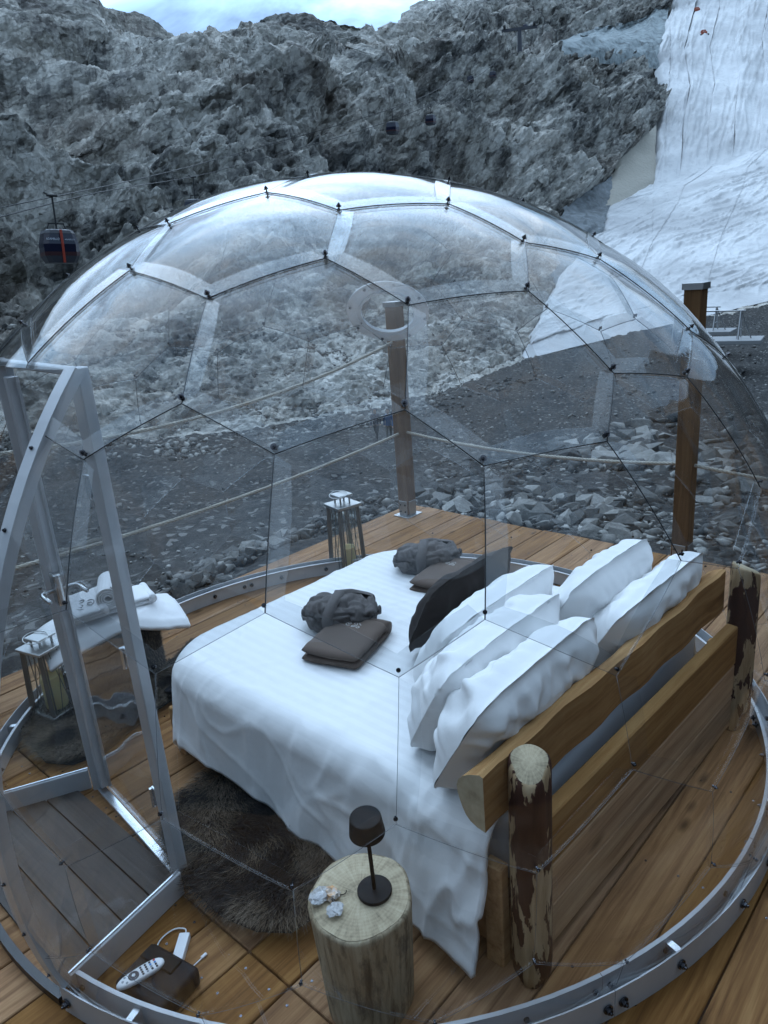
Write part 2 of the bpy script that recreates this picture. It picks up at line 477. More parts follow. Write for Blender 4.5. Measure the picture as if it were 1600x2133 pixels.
k = NT('cover_fabric', (0.66, 0.68, 0.70), 0.8, 0, 0.2)
v = k.coord('Object')
n1 = k.noise(v, 0.07, 6, 0.6)
n2 = k.noise(v, 0.9, 5, 0.65)
c = k.mix(k.ramp(n1, [(0.40, 0.0), (0.62, 0.8)]), (0.72, 0.73, 0.74), (0.46, 0.465, 0.475))
c = k.mix(k.ramp(n2, [(0.52, 0.0), (0.78, 0.45)]), c, (0.34, 0.35, 0.37))
k.set('Base Color', c)
k.bump(n2, 0.5, 0.25)
M['cover'] = k.m
M['cover_tan'] = simple('tan_fabric', (0.42, 0.40, 0.35), 0.9, bump=(1.5, 0.8, 0.3))
k = NT('dirty_ice', (0.2, 0.22, 0.24), 0.7)
v = k.coord('Object', (1, 1, 1))
c = k.ramp(k.noise(v, 0.5, 8, 0.7), [(0.3, (0.07, 0.085, 0.095)), (0.55, (0.19, 0.22, 0.24)), (0.8, (0.38, 0.43, 0.46))])
k.set('Base Color', c); k.bump(k.noise(v, 1.2, 6, 0.7), 0.9, 0.6)
M['ice'] = k.m
k = NT('old_snow', (0.35, 0.4, 0.42), 0.85)
n1 = k.noise(k.coord('Object'), 0.55, 9, 0.72)
k.set('Base Color', k.ramp(n1, [(0.34, (0.13, 0.145, 0.15)), (0.5, (0.30, 0.35, 0.365)), (0.68, (0.46, 0.52, 0.54))])); k.bump(n1, 0.9, 1.0)
M['patch'] = k.m

k = NT('shade_bank_scree', (0.04, 0.04, 0.04), 0.95, 0, 0.1)  # for the added bank alone, kept dark to dim the dome's reflections
n1 = k.noise(k.coord('Object'), 1.5, 8, 0.7)
k.set('Base Color', k.ramp(n1, [(0.3, (0.014, 0.015, 0.016)), (0.6, (0.035, 0.035, 0.034)), (0.8, (0.07, 0.07, 0.068))]))
k.bump(n1, 0.9, 0.3)
M['shade_bank_scree'] = k.m
# ------------------------------------------------------------------ the land: measured curves -> terrain
def curve(pts):
    A = sorted([(pole(x, y)[0], pole(x, y)[1], math.log(r)) for x, y, r in pts])
    return np.array(A)
def flat(r, z): return np.array([(-1.0, (z - CAM_H) / r, math.log(r)), (2.5, (z - CAM_H) / r, math.log(r))])
CURVES = [flat(3, -1.3), flat(7, -1.4), flat(11, -1.95), flat(16, -2.8), flat(24, -4.1), flat(40, -6.55),
    curve([(-250, 905, 46), (0, 900, 46), (300, 915, 47), (500, 900, 48), (800, 845, 54), (950, 800, 62), (1100, 737, 78), (1250, 695, 88), (1400, 655, 95), (1600, 612, 105), (1900, 560, 115)]),
    curve([(-250, 640, 62), (0, 640, 62), (200, 640, 62), (400, 640, 64), (600, 600, 72), (800, 610, 78), (950, 570, 88), (1050, 540, 100), (1150, 470, 120), (1250, 430, 140), (1360, 385, 160), (1600, 310, 175), (1900, 230, 185)]),
    curve([(-250, 250, 82), (0, 250, 84), (200, 265, 88), (400, 240, 96), (600, 200, 108), (740, 185, 125), (850, 145, 145), (960, 120, 160), (1080, 100, 175), (1180, 95, 190), (1290, 95, 210), (1390, 90, 230), (1600, 60, 245), (1900, 10, 250)]),
    curve([(-250, 170, 100), (0, 175, 100), (200, 190, 104), (400, 170, 112), (600, 140, 126), (740, 182, 160), (850, 143, 185), (960, 118, 205), (1080, 97, 220), (1180, 90, 240), (1290, 72, 250), (1390, 35, 265), (1600, -20, 280), (1900, -60, 285)]),
    curve([(-250, -140, 140), (0, -80, 142), (100, -40, 144), (150, -12, 146), (178, 5, 148), (200, 35, 152), (260, 47, 158), (320, 50, 162), (370, 57, 165), (430, 57, 168), (480, 40, 172), (540, 32, 176), (590, 27, 180), (640, 31, 182), (690, 28, 185), (720, 37, 190), (760, 52, 200), (800, 72, 212), (830, 50, 228), (870, 25, 243), (900, 6, 253), (940, -20, 260), (1000, -60, 268), (1100, -100, 278), (1400, -170, 300), (1900, -230, 315)])]
def profile(phi):
    es = np.array([np.interp(phi, c[:, 0], c[:, 1]) for c in CURVES])
    ls = np.array([np.interp(phi, c[:, 0], c[:, 2]) for c in CURVES])
    return es, ls
def land(px, py, lift=0.0):
    """where the line of sight of a photo pixel first meets the (smooth) land"""
    phi, e = pole(px, py)
    es, ls = profile(phi)
    for i in range(len(es) - 1):
        if (es[i] <= e <= es[i + 1]):
            t = (e - es[i]) / max(1e-9, es[i + 1] - es[i])
            r = math.exp(ls[i] + t * (ls[i + 1] - ls[i]))
            return np.array([r * math.cos(phi), r * math.sin(phi), CAM_H + r * e + lift])
    r = math.exp(ls[-1]); return np.array([r * math.cos(phi), r * math.sin(phi), CAM_H + r * e])
def inside(px, py, poly):
    c = np.zeros(np.shape(px), bool)
    n = len(poly)
    for i in range(n):
        x0, y0 = poly[i]; x1, y1 = poly[(i + 1) % n]
        m = ((y0 > py) != (y1 > py))
        c ^= m & (px < (x1 - x0) * (py - y0) / (y1 - y0 + 1e-12) + x0)
    return c
def to_px(P):
    w = P - np.array([0, 0, CAM_H])
    z = w @ CF
    return CX + FPX * (w @ CR) / z, CY - FPX * (w @ CU) / z

NCOL = 980
PH0, PH1 = math.radians(8), math.radians(79)
phis = np.linspace(PH0, PH1, NCOL)
ES, LS = profile(phis)                                    # (curves, cols)
SEGROWS = [14, 40, 46, 46, 52, 44, 130, 170, 26, 95]
rows_e, rows_l, rows_k = [], [], []
for i, nseg in enumerate(SEGROWS):
    for j in range(nseg):
        t = j / nseg
        rows_e.append(ES[i] * (1 - t) + ES[i + 1] * t); rows_l.append(LS[i] * (1 - t) + LS[i + 1] * t); rows_k.append(i + t)
rows_e.append(ES[-1]); rows_l.append(LS[-1]); rows_k.append(len(SEGROWS))
for t in (0.03, 0.08, 0.16, 0.3):                         # the far side of the ridge
    rows_e.append(ES[-1] - 0.25 * t); rows_l.append(LS[-1] + t); rows_k.append(len(SEGROWS) + t)
E_ = np.array(rows_e); R_ = np.exp(np.array(rows_l)); K_ = np.array(rows_k)[:, None] * np.ones((1, NCOL))
NROW = len(rows_e)
BASE = np.stack([R_ * np.cos(phis)[None, :], R_ * np.sin(phis)[None, :], CAM_H + R_ * E_], -1)
du = np.gradient(BASE, axis=1); dv = np.gradient(BASE, axis=0)
NRM = np.cross(du, dv); NRM /= np.linalg.norm(NRM, axis=2, keepdims=True) + 1e-9
NRM[NRM[..., 2] < 0] *= -1
# soften the normals where the curves kink
B = BASE.reshape(-1, 3); Nn = NRM.reshape(-1, 3); Kk = K_.ravel(); Rr = R_.ravel()
pxx, pyy = to_px(B)
GLACIER = [(1095, 742), (1110, 692), (1160, 585), (1160, 500), (1165, 450), (1200, 415), (1270, 365), (1290, 335), (1355, 280), (1375, 215), (1360, 130), (1280, 124), (1165, 114), (1150, 97), (1200, 78), (1290, 68), (1300, 55), (1392, 30), (1396, -30), (1400, -400), (2300, -400), (2300, 500), (1600, 606), (1400, 652), (1250, 692)]
ing = inside(pxx, pyy, GLACIER) & (Kk > 5.5)
tt = np.clip((Kk - 6.0) / 1.0, 0, 1)                      # 0 at the foot, 1 at the cliff base
cl = np.clip((Kk - 6.75) / 0.5, 0, 1)                     # cliff mask
dirs = 0.80 * CR + 0.62 * CU + 0.3 * CF; dirs /= np.linalg.norm(dirs)
def stretched(P, f):
    a = P @ dirs
    return P + (a * (1 / f - 1))[:, None] * dirs[None, :]
hi = Kk > 5.6
Bh = B[hi]; Rh = Rr[hi]; ch = cl[hi]; th = tt[hi]
SB = stretched(Bh, 2.6)
disp = np.zeros(len(Bh), np.float32)
far = np.clip((Rh - 95) / 80, 0, 1)
lw = fbm(Bh, 1 / 28.0, 3, 3)
led = 1 - np.abs(fbm(stretched(Bh, 3.2), 1 / 20.0, 3, 81)) * 1.7
disp += ch * (lw * 4.0 + np.clip(led, -0.3, 1) * 6.0)
cragmask = np.clip((fbm(stretched(Bh, 2.0), 1 / 34.0, 3, 91) + 0.28) / 0.35, 0, 1)
cragmask = np.maximum(cragmask, far)
ch0 = ch; ch = ch * (0.25 + 0.75 * cragmask)
w1 = Bh + 1.2 * np.stack([vnoise(Bh, 0.4, 41), vnoise(Bh, 0.4, 42), vnoise(Bh, 0.4, 43)], -1)
def slabs(P, cell, seed, tilt=1.0, f=2.2, g=0.75, **kw):
    """blocks drawn out along the dip of the strata and thin across it"""
    P2 = stretched(P, f)
    a2 = P2 @ dirn
    P2 = P2 + (a2 * (1 / g - 1))[:, None] * dirn[None, :]
    return facets(P2, cell, seed, tilt, **kw)
dirn = np.cross(dirs, CF); dirn /= np.linalg.norm(dirn)
def sblocks(P, cell, seed, f=2.0, g=0.7, **kw):
    P2 = stretched(P, f); a2 = P2 @ dirn
    return blocks(P2 + (a2 * (1 / g - 1))[:, None] * dirn[None, :], cell, seed, **kw)
v, t1 = sblocks(w1, 13.0, 11, 2.0, 0.7); disp += ch * v * (3.2 + 3.0 * far)
v, t2 = sblocks(w1, 5.4, 12, 1.9, 0.65); disp += ch * v * (2.0 + 1.4 * far)
v, t3 = sblocks(Bh, 2.5, 13, 1.6, 0.7); disp += v * (0.55 + 1.1 * ch)
v, t4 = sblocks(Bh, 1.2, 14, 1.3, 0.8); disp += v * (0.5 + 0.35 * ch)
v, t4b = blocks(Bh, 0.62, 15); disp += v * 0.3
crag = np.abs(fbm(stretched(Bh, 2.2), 1 / 9.0, 3, 21))
disp -= ch * (0.10 - np.clip(crag, 0, 0.10)) * 12.0        # dark clefts
ch = ch0
disp -= ch * disp[ch > 0.95].mean()
disp *= np.clip((Kk[hi] - 5.75) / 0.3, 0, 1) * (1 - 0.62 * np.clip((Kk[hi] - 9.0) / 0.8, 0, 1))
tone_h = 0.24 * t1 * ch + 0.22 * t2 + 0.26 * t3 + 0.20 * t4 + 0.12 * t4b + 0.12 * (1 - ch) + 0.24 * fbm(Bh, 1 / 30.0, 3, 31) + 0.08 * (1 - cragmask) * ch + 0.03
DISP = np.zeros(len(B), np.float32); TONE = np.full(len(B), 0.4, np.float32)
DISP[hi] = disp; TONE[hi] = tone_h
lo = ~hi
g = 0.13 * fbm(B[lo], 0.35, 4, 51) + 0.04 * fbm(B[lo], 2.2, 3, 55)
v, t5 = facets(B[lo], 0.45, 56, 1.0)
DISP[lo] = g * np.clip(Rr[lo] / 12, 0.3, 2.2) + 0.03 * v
DISP[ing] = -0.7
Pn = B + Nn * DISP[:, None]
Pn = Pn.reshape(NROW, NCOL, 3)
kf = sum(SEGROWS[:6]) - 4
def land_mesh(name, r0, r1, mat):
    V = Pn[r0:r1].reshape(-1, 3)
    me = np_mesh(name, V, grid_quads(r1 - r0, NCOL))
    attr(me, 'tone', TONE.reshape(NROW, NCOL)[r0:r1].ravel())
    return tag(link(name, me, mat), 'dark gravel ground sloping down from the deck' if name == 'ground' else 'rugged grey rock mountainside', kind='structure')
land_mesh('ground', 0, kf + 1, M['gravel'])
land_mesh('mountain', kf, NROW, M['rock'])

# added bank, out of view: shades the dome's near side and darkens its reflections
nc2, nr2 = 240, 70
ph2 = np.linspace(PH1, PH0 + 2 * PI, nc2)
rr2 = np.exp(np.linspace(math.log(3), math.log(170), nr2))
RR2 = rr2[:, None] * np.ones((1, nc2))
side = np.clip(np.minimum((ph2 - PH1) / 1.25, (PH0 + 2 * PI - ph2) / 0.45), 0, 1)[None, :] ** 1.5
edge0 = np.array([np.interp(rr2, np.exp(profile(PH1)[1]), CAM_H + np.exp(profile(PH1)[1]) * profile(PH1)[0])]).T
edge1 = np.array([np.interp(rr2, np.exp(profile(PH0)[1]), CAM_H + np.exp(profile(PH0)[1]) * profile(PH0)[0])]).T
wv = np.clip((ph2 - PH1) / (PH0 + 2 * PI - PH1), 0, 1)[None, :]
edge = edge0 * (1 - wv) + edge1 * wv
hill = -1.3 + 2.2 * np.clip(RR2 - 3.3, 0, 2.8) + 0.36 * np.clip(RR2 - 6.1, 0, None)  # steep first rise added to screen the sky from the near scene only
Z2 = edge * (1 - side) + hill * side
V2 = np.stack([RR2 * np.cos(ph2)[None, :], RR2 * np.sin(ph2)[None, :], Z2], -1).reshape(-1, 3)
v, t6 = facets(V2, 4.0, 61, 1.0)
V2[:, 2] += v * np.clip((RR2.ravel() - 9) / 12, 0, 1.6) * 1.3
me = np_mesh('shade_bank', V2, grid_quads(nr2, nc2)); attr(me, 'tone', 0.25 + 0.3 * t6)
tag(link('shade_bank', me, M['shade_bank_scree']), 'added dark bank behind the terrace, out of view, shading the near side', kind='structure')

# ------------------------------------------------------------------ the fabric-covered glacier
def lerp_poly(pts, t):
    pts = np.array(pts, float); n = len(pts)
    return np.stack([np.interp(t, np.linspace(0, 1, n), pts[:, k]) for k in range(2)], -1)
def sheet(name, left, right, nr, nc, mat, parent, lift=0.3, rip=0.25, ripdir=(1, 0), seed=5, fold=1.0, jag=0.0, taper=True):
    t = np.linspace(0, 1, nr); s = np.linspace(0, 1, nc)
    Lp, Rp = lerp_poly(left, t), lerp_poly(right, t)
    if jag:
        nz_ = fbm(np.stack([t * 40, t * 0 + seed, t * 0], -1), 1.0, 4, 17)[:, None]
        Lp = Lp + nz_ * np.array([jag, jag * 0.25])
    XY = Lp[:, None, :] * (1 - s)[None, :, None] + Rp[:, None, :] * s[None, :, None]
    P = np.array([[land(x, y) for x, y in row] for row in XY])
    d = P - np.array([0, 0, CAM_H]); rr = np.linalg.norm(d, axis=2, keepdims=True)
    n = np.cross(np.gradient(P, axis=1), np.gradient(P, axis=0)); n /= np.linalg.norm(n, axis=2, keepdims=True) + 1e-9
    n[np.sum(n * d, 2) > 0] *= -1
    q = np.stack([XY[..., 0] * ripdir[0] + XY[..., 1] * ripdir[1], -XY[..., 0] * ripdir[1] + XY[..., 1] * ripdir[0], 0 * XY[..., 0]], -1).reshape(-1, 3)
    q[:, 0] *= 0.16
    wob = fbm(q * np.array([1.2, 1, 1]), 0.02, 3, seed) * 22
    q2 = q.copy(); q2[:, 1] += wob
    r1 = 1 - np.abs(fbm(q2, 0.085, 3, seed + 1)) * 1.7
    r2 = 1 - np.abs(fbm(q2, 0.21, 2, seed + 2)) * 1.5
    big = fbm(q, 0.012, 3, seed + 3)
    h = (rip * (np.clip(r1, 0, 1) ** 2 + 0.45 * np.clip(r2, 0, 1) ** 2) * (0.5 + 0.5 * np.clip(big + 0.5, 0, 1.4)) + 0.8 * fold * big).reshape(nr, nc) * (rr[..., 0] / 140)
    tp = np.clip(np.minimum(t[:, None] / 0.07, s[None, :] / 0.10 + 0.0 * t[:, None]), 0, 1) if taper else np.clip(t[:, None] / 0.07, 0, 1)
    P = P + n * ((lift + h) * tp + 0.22)[..., None]
    me = np_mesh(name, P.reshape(-1, 3), grid_quads(nr, nc))
    return link(name, me, mat, parent, True)
gl = tag(empty('glacier', tuple(land(1350, 672))), 'glacier slope draped in white protective sheets', kind='structure')
off = Vector(gl.location)
def gsheet(*a, **k_):
    k_['lift'] = k_.get('lift', 0.3) + 0.5
    o = sheet(*a, **k_)
    o.matrix_parent_inverse = Matrix.Translation(-off)
    return o
gsheet('ice_core', [(1092, 748), (1112, 690), (1155, 585), (1235, 500), (1262, 432), (1290, 340), (1372, 220), (1378, 120), (1392, 30), (1396, -60), (1400, -160)],
       [(1850, 560), (1850, 500), (1850, 400), (1850, 330), (1850, 280), (1850, 200), (1850, 130), (1850, 60), (1850, 0), (1850, -60), (1850, -190)], 90, 60, M['cover'], gl, lift=-0.75, rip=0.05, fold=0.0, taper=False)
gsheet('dirty_ice', [(1150, 600), (1158, 500), (1168, 455), (1180, 428), (1262, 375)], [(1170, 590), (1250, 498), (1262, 450), (1270, 432), (1274, 368)], 40, 24, M['ice'], gl, lift=0.15, rip=0.6, jag=7)
gsheet('snow_patch', [(1160, 124), (1146, 97), (1200, 79), (1290, 66)], [(1374, 146), (1376, 100), (1386, 60), (1394, 26)], 24, 40, M['patch'], gl, lift=-0.1, rip=0.7, jag=11)
gsheet('tan_sheet', [(1262, 436), (1268, 400), (1280, 345)], [(1362, 388), (1360, 330), (1356, 278)], 20, 26, M['cover_tan'], gl, lift=0.5, rip=0.12, jag=4)
# lower tongue: overlapping strips laid up the slope
lower_L = [(1095, 742), (1110, 690), (1162, 584), (1246, 480), (1268, 428), (1362, 382)]
NS = 9
for j in range(NS):
    f0, f1 = j / NS, (j + 1) / NS + 0.012
    top = [(1362, 382), (1440, 345), (1600, 305), (1850, 245)]
    bot = [(1095, 742), (1160, 715), (1250, 695), (1400, 655), (1600, 610), (1850, 560)]
    tb = np.linspace(0, 1, 14)
    Lm = np.array([(1090, 752), (1105, 700), (1162, 584), (1246, 480), (1268, 428), (1362, 382)], float)
    Rm = np.array([(1850, 572), (1850, 500), (1850, 430), (1850, 350), (1850, 300), (1850, 245)], float)
    def at_(f):
        f = f ** 0.9
        return [tuple((Lm * (1 - f) + Rm * f)[i]) for i in range(6)] if f > 0 else [tuple(x) for x in Lm]
    gsheet('fabric_sheet', at_(f0), at_(min(f1, 1.0)), 230, 46, M['cover'], gl, lift=0.35 + 0.1 * (j % 2), rip=0.34, taper=(j == 0), jag=4 if j == 0 else 0.6, ripdir=(0.94, -0.34), seed=70, fold=1.0)
NU = 9
UL = np.array([(1356, 396), (1360, 300), (1376, 210), (1362, 128), (1392, 30), (1396, -60), (1400, -170)], float)
UR = np.array([(1850, 262), (1850, 180), (1850, 110), (1850, 50), (1850, 0), (1850, -60), (1850, -200)], float)
for j in range(NU):
    f0, f1 = j / NU, (j + 1) / NU + 0.008
    gsheet('fabric_sheet', [tuple(x) for x in UL * (1 - f0) + UR * f0], [tuple(x) for x in UL * (1 - f1) + UR * f1], 120, 26, M['cover'], gl, lift=0.5 + 0.12 * (j % 2), rip=0.42, jag=5 if j == 0 else 1.0, ripdir=(0.25 if j < 4 else 0.7, -0.95 if j < 4 else 0.5), seed=90 + j % 4, fold=0.9)

# ------------------------------------------------------------------ rubble
def rock_template(seed, flat=0.75):
    rg = random.Random(seed)
    bm = bmesh.new()
    for _ in range(11):
        v = Vector((rg.gauss(0, 1), rg.gauss(0, 1), rg.gauss(0, 1))).normalized() * rg.uniform(0.7, 1.05)
        bm.verts.new((v.x * 0.6, v.y * 0.48, v.z * 0.4 * flat / 0.75))
    r = bmesh.ops.convex_hull(bm, input=bm.verts)
    bmesh.ops.delete(bm, geom=[e for e in r['geom_interior'] if isinstance(e, bmesh.types.BMVert)], context='VERTS')
    bmesh.ops.bevel(bm, geom=bm.edges[:], offset=0.012, segments=1, affect='EDGES')
    bmesh.ops.triangulate(bm, faces=bm.faces)
    me = bpy.data.meshes.new('boulder')
    bm.to_mesh(me); bm.free()
    me.materials.append(M['stone'])
    attr(me, 'tone', [rg.uniform(0.1, 0.9)] * len(me.vertices))
    return me
TPL = [rock_template(100 + i, random.uniform(0.6, 0.95)) for i in range(16)]
TPL_V = [np.array([v.co[:] for v in m.vertices]) for m in TPL]
TPL_F = [np.array([p.vertices[:] for p in m.polygons]) for m in TPL]
lowres = []
for i in range(8):
    rg = random.Random(500 + i); bm = bmesh.new()
    for _ in range(9):
        v = Vector((rg.gauss(0, 1), rg.gauss(0, 1), rg.gauss(0, 1))).normalized(); bm.verts.new((v.x * 0.6, v.y * 0.48, v.z * 0.34))
    bmesh.ops.convex_hull(bm, input=bm.verts); bmesh.ops.triangulate(bm, faces=bm.faces)
    bm.verts.ensure_lookup_table(); bm.verts.index_update()
    loose = [v for v in bm.verts if not v.link_faces]; bmesh.ops.delete(bm, geom=loose, context='VERTS'); bm.verts.index_update()
    lowres.append((np.array([v.co[:] for v in bm.verts]), np.array([[v.index for v in f.verts] for f in bm.faces]))); bm.free()

# zones in the view (the land under them gives the place), number, size range in metres, label
ZONES = [
    ([(380, 1246), (430, 1205), (640, 1120), (640, 1105), (560, 1125), (470, 1160), (380, 1215)], 150, (0.16, 0.5), 'grey angular boulder heaped against the side edge of the deck'),
    ([(640, 1125), (840, 1060), (850, 1030), (770, 1035), (640, 1100)], 90, (0.12, 0.36), 'grey angular boulder heaped against the side edge of the deck'),
    ([(330, 1255), (470, 1210), (420, 1170), (330, 1215)], 60, (0.12, 0.34), 'grey angular boulder heaped against the side edge of the deck'),
    ([(0, 1400), (60, 1385), (110, 1330), (0, 1345)], 40, (0.12, 0.3), 'grey angular boulder heaped against the side edge of the deck'),
    ([(860, 1050), (1100, 1092), (1320, 1140), (1330, 1075), (1200, 1010), (1040, 990), (900, 980), (865, 1000)], 300, (0.18, 0.72), 'grey angular boulder in the rubble pile beyond the deck corner'),
    ([(900, 975), (1270, 990), (1420, 1120), (1560, 1120), (1590, 1010), (1400, 950), (1180, 930), (900, 950)], 150, (0.2, 0.75), 'grey angular boulder in the rubble pile beyond the deck corner'),
    ([(1150, 960), (1430, 985), (1440, 860), (1390, 865), (1270, 900), (1150, 930)], 95, (0.45, 1.5), 'large rough boulder on the mound between the two timber posts'),
    ([(1450, 1000), (1600, 1040), (1600, 900), (1450, 900)], 70, (0.35, 1.1), 'large rough boulder on the mound beside the timber post'),
    ([(1560, 960), (1640, 960), (1640, 840), (1540, 870)], 34, (0.5, 1.2), 'large rough boulder on the mound beside the timber post'),
    ([(560, 965), (820, 880), (800, 845), (600, 885), (430, 920), (430, 945)], 230, (0.2, 0.6), 'pale broken stone at the foot of the scree beyond the path'),
    ([(100, 960), (430, 950), (430, 880), (100, 880)], 260, (0.2, 0.55), 'pale broken stone at the foot of the scree beyond the path'),
    ([(850, 880), (1150, 800), (1100, 745), (900, 800), (850, 840)], 260, (0.22, 0.6), 'pale broken stone at the foot of the scree beyond the path'),
    ([(1150, 850), (1500, 800), (1600, 760), (1600, 640), (1400, 670), (1150, 740)], 190, (0.15, 0.5), 'small stone lying on the dark moraine slope'),
]
cands = []
rg = random.Random(3)
for zi, (poly, n, (s0, s1), lab) in enumerate(ZONES):
    xs = [p[0] for p in poly]; ys = [p[1] for p in poly]
    got = 0; tries = 0
    while got < n and tries < n * 30:
        tries += 1
        x, y = rg.uniform(min(xs), max(xs)), rg.uniform(min(ys), max(ys))
        if not bool(inside(np.array(x), np.array(y), poly)): continue
        P = land(x, y)
        if P[0] < 5.95 and P[1] < 5.3: continue
        sz = (s0 + (s1 - s0) * rg.random() ** (1.3 if s1 > 0.95 else 1.9)) * 0.85
        r = math.hypot(P[0], P[1])
        cands.append((sz / r, sz, P, lab, rg.randrange(16), rg.random()))
        got += 1
# a skirt of rubble hugging the deck's outer edges
for i in range(150):
    if i % 2: P = np.array([rg.uniform(1.2, 5.6), 5.12 + abs(rg.gauss(0, 0.45)) + 0.12, 0.0])
    else: P = np.array([5.85 + abs(rg.gauss(0, 0.5)) + 0.1, rg.uniform(1.6, 5.4), 0.0])
    r = math.hypot(P[0], P[1]); P[2] = np.interp(r, [3, 7, 11, 16], [-1.3, -1.4, -1.95, -2.8]) + rg.uniform(0.0, 0.55)
    sz = rg.uniform(0.18, 0.5)
    cands.append((sz / r, sz, P, 'grey angular boulder heaped against the side edge of the deck' if i % 2 else 'grey angular boulder in the rubble pile beyond the deck corner', rg.randrange(16), rg.random()))
cands.sort(key=lambda c: -c[0])
GRP = {}
for q, sz, P, lab, ti, rv in cands[:290]:
    o = bpy.data.objects.new('boulder', TPL[ti]); COL.objects.link(o)
    o.location = (P[0], P[1], P[2] + sz * 0.1)
    o.rotation_euler = (rv * 0.8 - 0.4, (rv * 7 % 1) * 0.8 - 0.4, rv * 40)
    o.scale = (sz * 1.1, sz * 1.1, sz * 1.05)
    szw = 'small ' if sz < 0.24 else 'big ' if sz > 0.46 else ''
    lab0 = lab
    lab = (szw + lab) if not lab.startswith(('large', 'small')) else lab
    tag(o, lab, 'boulder', lab0.replace('grey angular boulder', 'grey boulders').replace('large rough boulder', 'large boulders').replace('pale broken stone', 'pale stones').replace('small stone', 'small stones'))
def rubble_mesh(name, items, label):
    Vs, Fs, Ts = [], [], []; n = 0
    for sz, P, ti, rv in items:
        V0, F0 = lowres[ti % 8]
        a, b, c = rv * 40, (rv * 7 % 1) - 0.5, (rv * 13 % 1) - 0.5
        R = np.array(Matrix.Rotation(a, 3, 'Z') @ Matrix.Rotation(b, 3, 'X') @ Matrix.Rotation(c, 3, 'Y'))
        Vs.append(V0 @ R.T * sz * 1.15 + np.array([P[0], P[1], P[2] + 0.08 * sz])); Fs.append(F0 + n); n += len(V0)
        Ts.append(np.full(len(V0), rv * 29 % 1))
    me = np_mesh(name, np.concatenate(Vs), None, np.concatenate(Fs)); attr(me, 'tone', np.concatenate(Ts))
    return tag(link(name, me, M['stone']), label, kind='stuff')
rubble_mesh('rubble', [(c[1], c[2], c[4], c[5]) for c in cands[290:]], 'loose grey rubble heaped around the deck and the path')
small = []
def scatter(poly, n, s0, s1):
    xs = [p[0] for p in poly]; ys = [p[1] for p in poly]
    for _ in range(n):
        x, y = rg.uniform(min(xs), max(xs)), rg.uniform(min(ys), max(ys))
        if not bool(inside(np.array(x), np.array(y), poly)): continue
        P = land(x, y)
        if P[0] < 5.8 and P[1] < 5.15: continue
        small.append((s0 + (s1 - s0) * rg.random() ** 3, P, rg.randrange(8), rg.random()))
scatter([(0, 1400), (430, 1210), (850, 1050), (850, 880), (0, 930)], 1700, 0.02, 0.13)
scatter([(860, 1050), (1420, 1160), (1600, 1200), (1600, 640), (1150, 740), (860, 860)], 3600, 0.03, 0.30)
scatter([(100, 960), (430, 960), (820, 885), (1100, 740), (1050, 640), (800, 660), (400, 680), (0, 680), (0, 940)], 15000, 0.10, 0.62)
scatter([(860, 1060), (1330, 1140), (1450, 1100), (1200, 960), (900, 940)], 1300, 0.06, 0.22)
rubble_mesh('scree', small, 'small stones strewn over the gravel and the scree')
# ------------------------------------------------------------------ deck
deck = tag(empty('deck', (2.3, 2.2, 0)), 'larch plank deck under and around the clear dome', kind='structure')
PW = 0.231
DX1, DY1 = 5.64, 4.93
JOINT = 1.12
def plank(x0, x1, y0, y1, ztop=0.0, th=0.045, mat='deck', parent=None, axis='x', name='plank'):
    bm = bmesh.new()
    c = Vector(((x0 + x1) / 2, (y0 + y1) / 2, ztop - th / 2))
    box(bm, (0, 0, 0), (x1 - x0, y1 - y0, th), bev=0.004)
    for v in bm.verts:
        v.co.z += 0.0016 * math.sin(v.co.x * 2 + c.y * 9)
    o = mk(name, bm, M[mat], parent)
    o.location = c - parent.location
    return o
rg = random.Random(11)
y = DY1
screws = bmesh.new()
while y > -0.8:
    g = 0.007
    y0 = y - PW + g
    cuts = [JOINT + 0.004, DX1 + rg.uniform(-0.012, 0.012)]
    if rg.random() < 0.25: cuts.insert(1, rg.choice([3.3, 4.4]))
    cl = [-1.6, JOINT - 0.004]
    spans = [(cl[0], cl[1])] + [(cuts[i] + (0.004 if i else 0), cuts[i + 1] - 0.0) for i in range(len(cuts) - 1)]
    for a, b in spans:
        plank(a, b, y0, y, parent=deck)
        for xx in np.arange(a + 0.06, b, 0.62 if b - a > 1 else 0.5).tolist() + [b - 0.05]:
            for yy in (y0 + 0.045, y - 0.045):
                if abs(xx - 2.6) < 3.2: cyl(screws, (xx, yy, -0.002), (xx, yy, 0.0012), 0.0055, seg=6)
    y -= PW
o = mk('screws', screws, M['bolt'], deck, off=deck.location); o['kind'] = 'stuff'
bm = bmesh.new()                                       # edge joists carrying the planks, legs down to the ground
for yy in (4.86, 3.4, 2.0, 0.6): box(bm, (2.0, yy, -0.135), (7.2, 0.07, 0.17))
for xx in (5.55,): box(bm, (xx, 2.0, -0.14), (0.07, 5.6, 0.18))
for xx in (-1.3, 1.0, 3.3, 5.45):
    for yy in (4.7, 2.2, 0.0): box(bm, (xx, yy, -0.9), (0.11, 0.11, 1.35))
mk('substructure', bm, M['post_wood'], deck, off=deck.location)

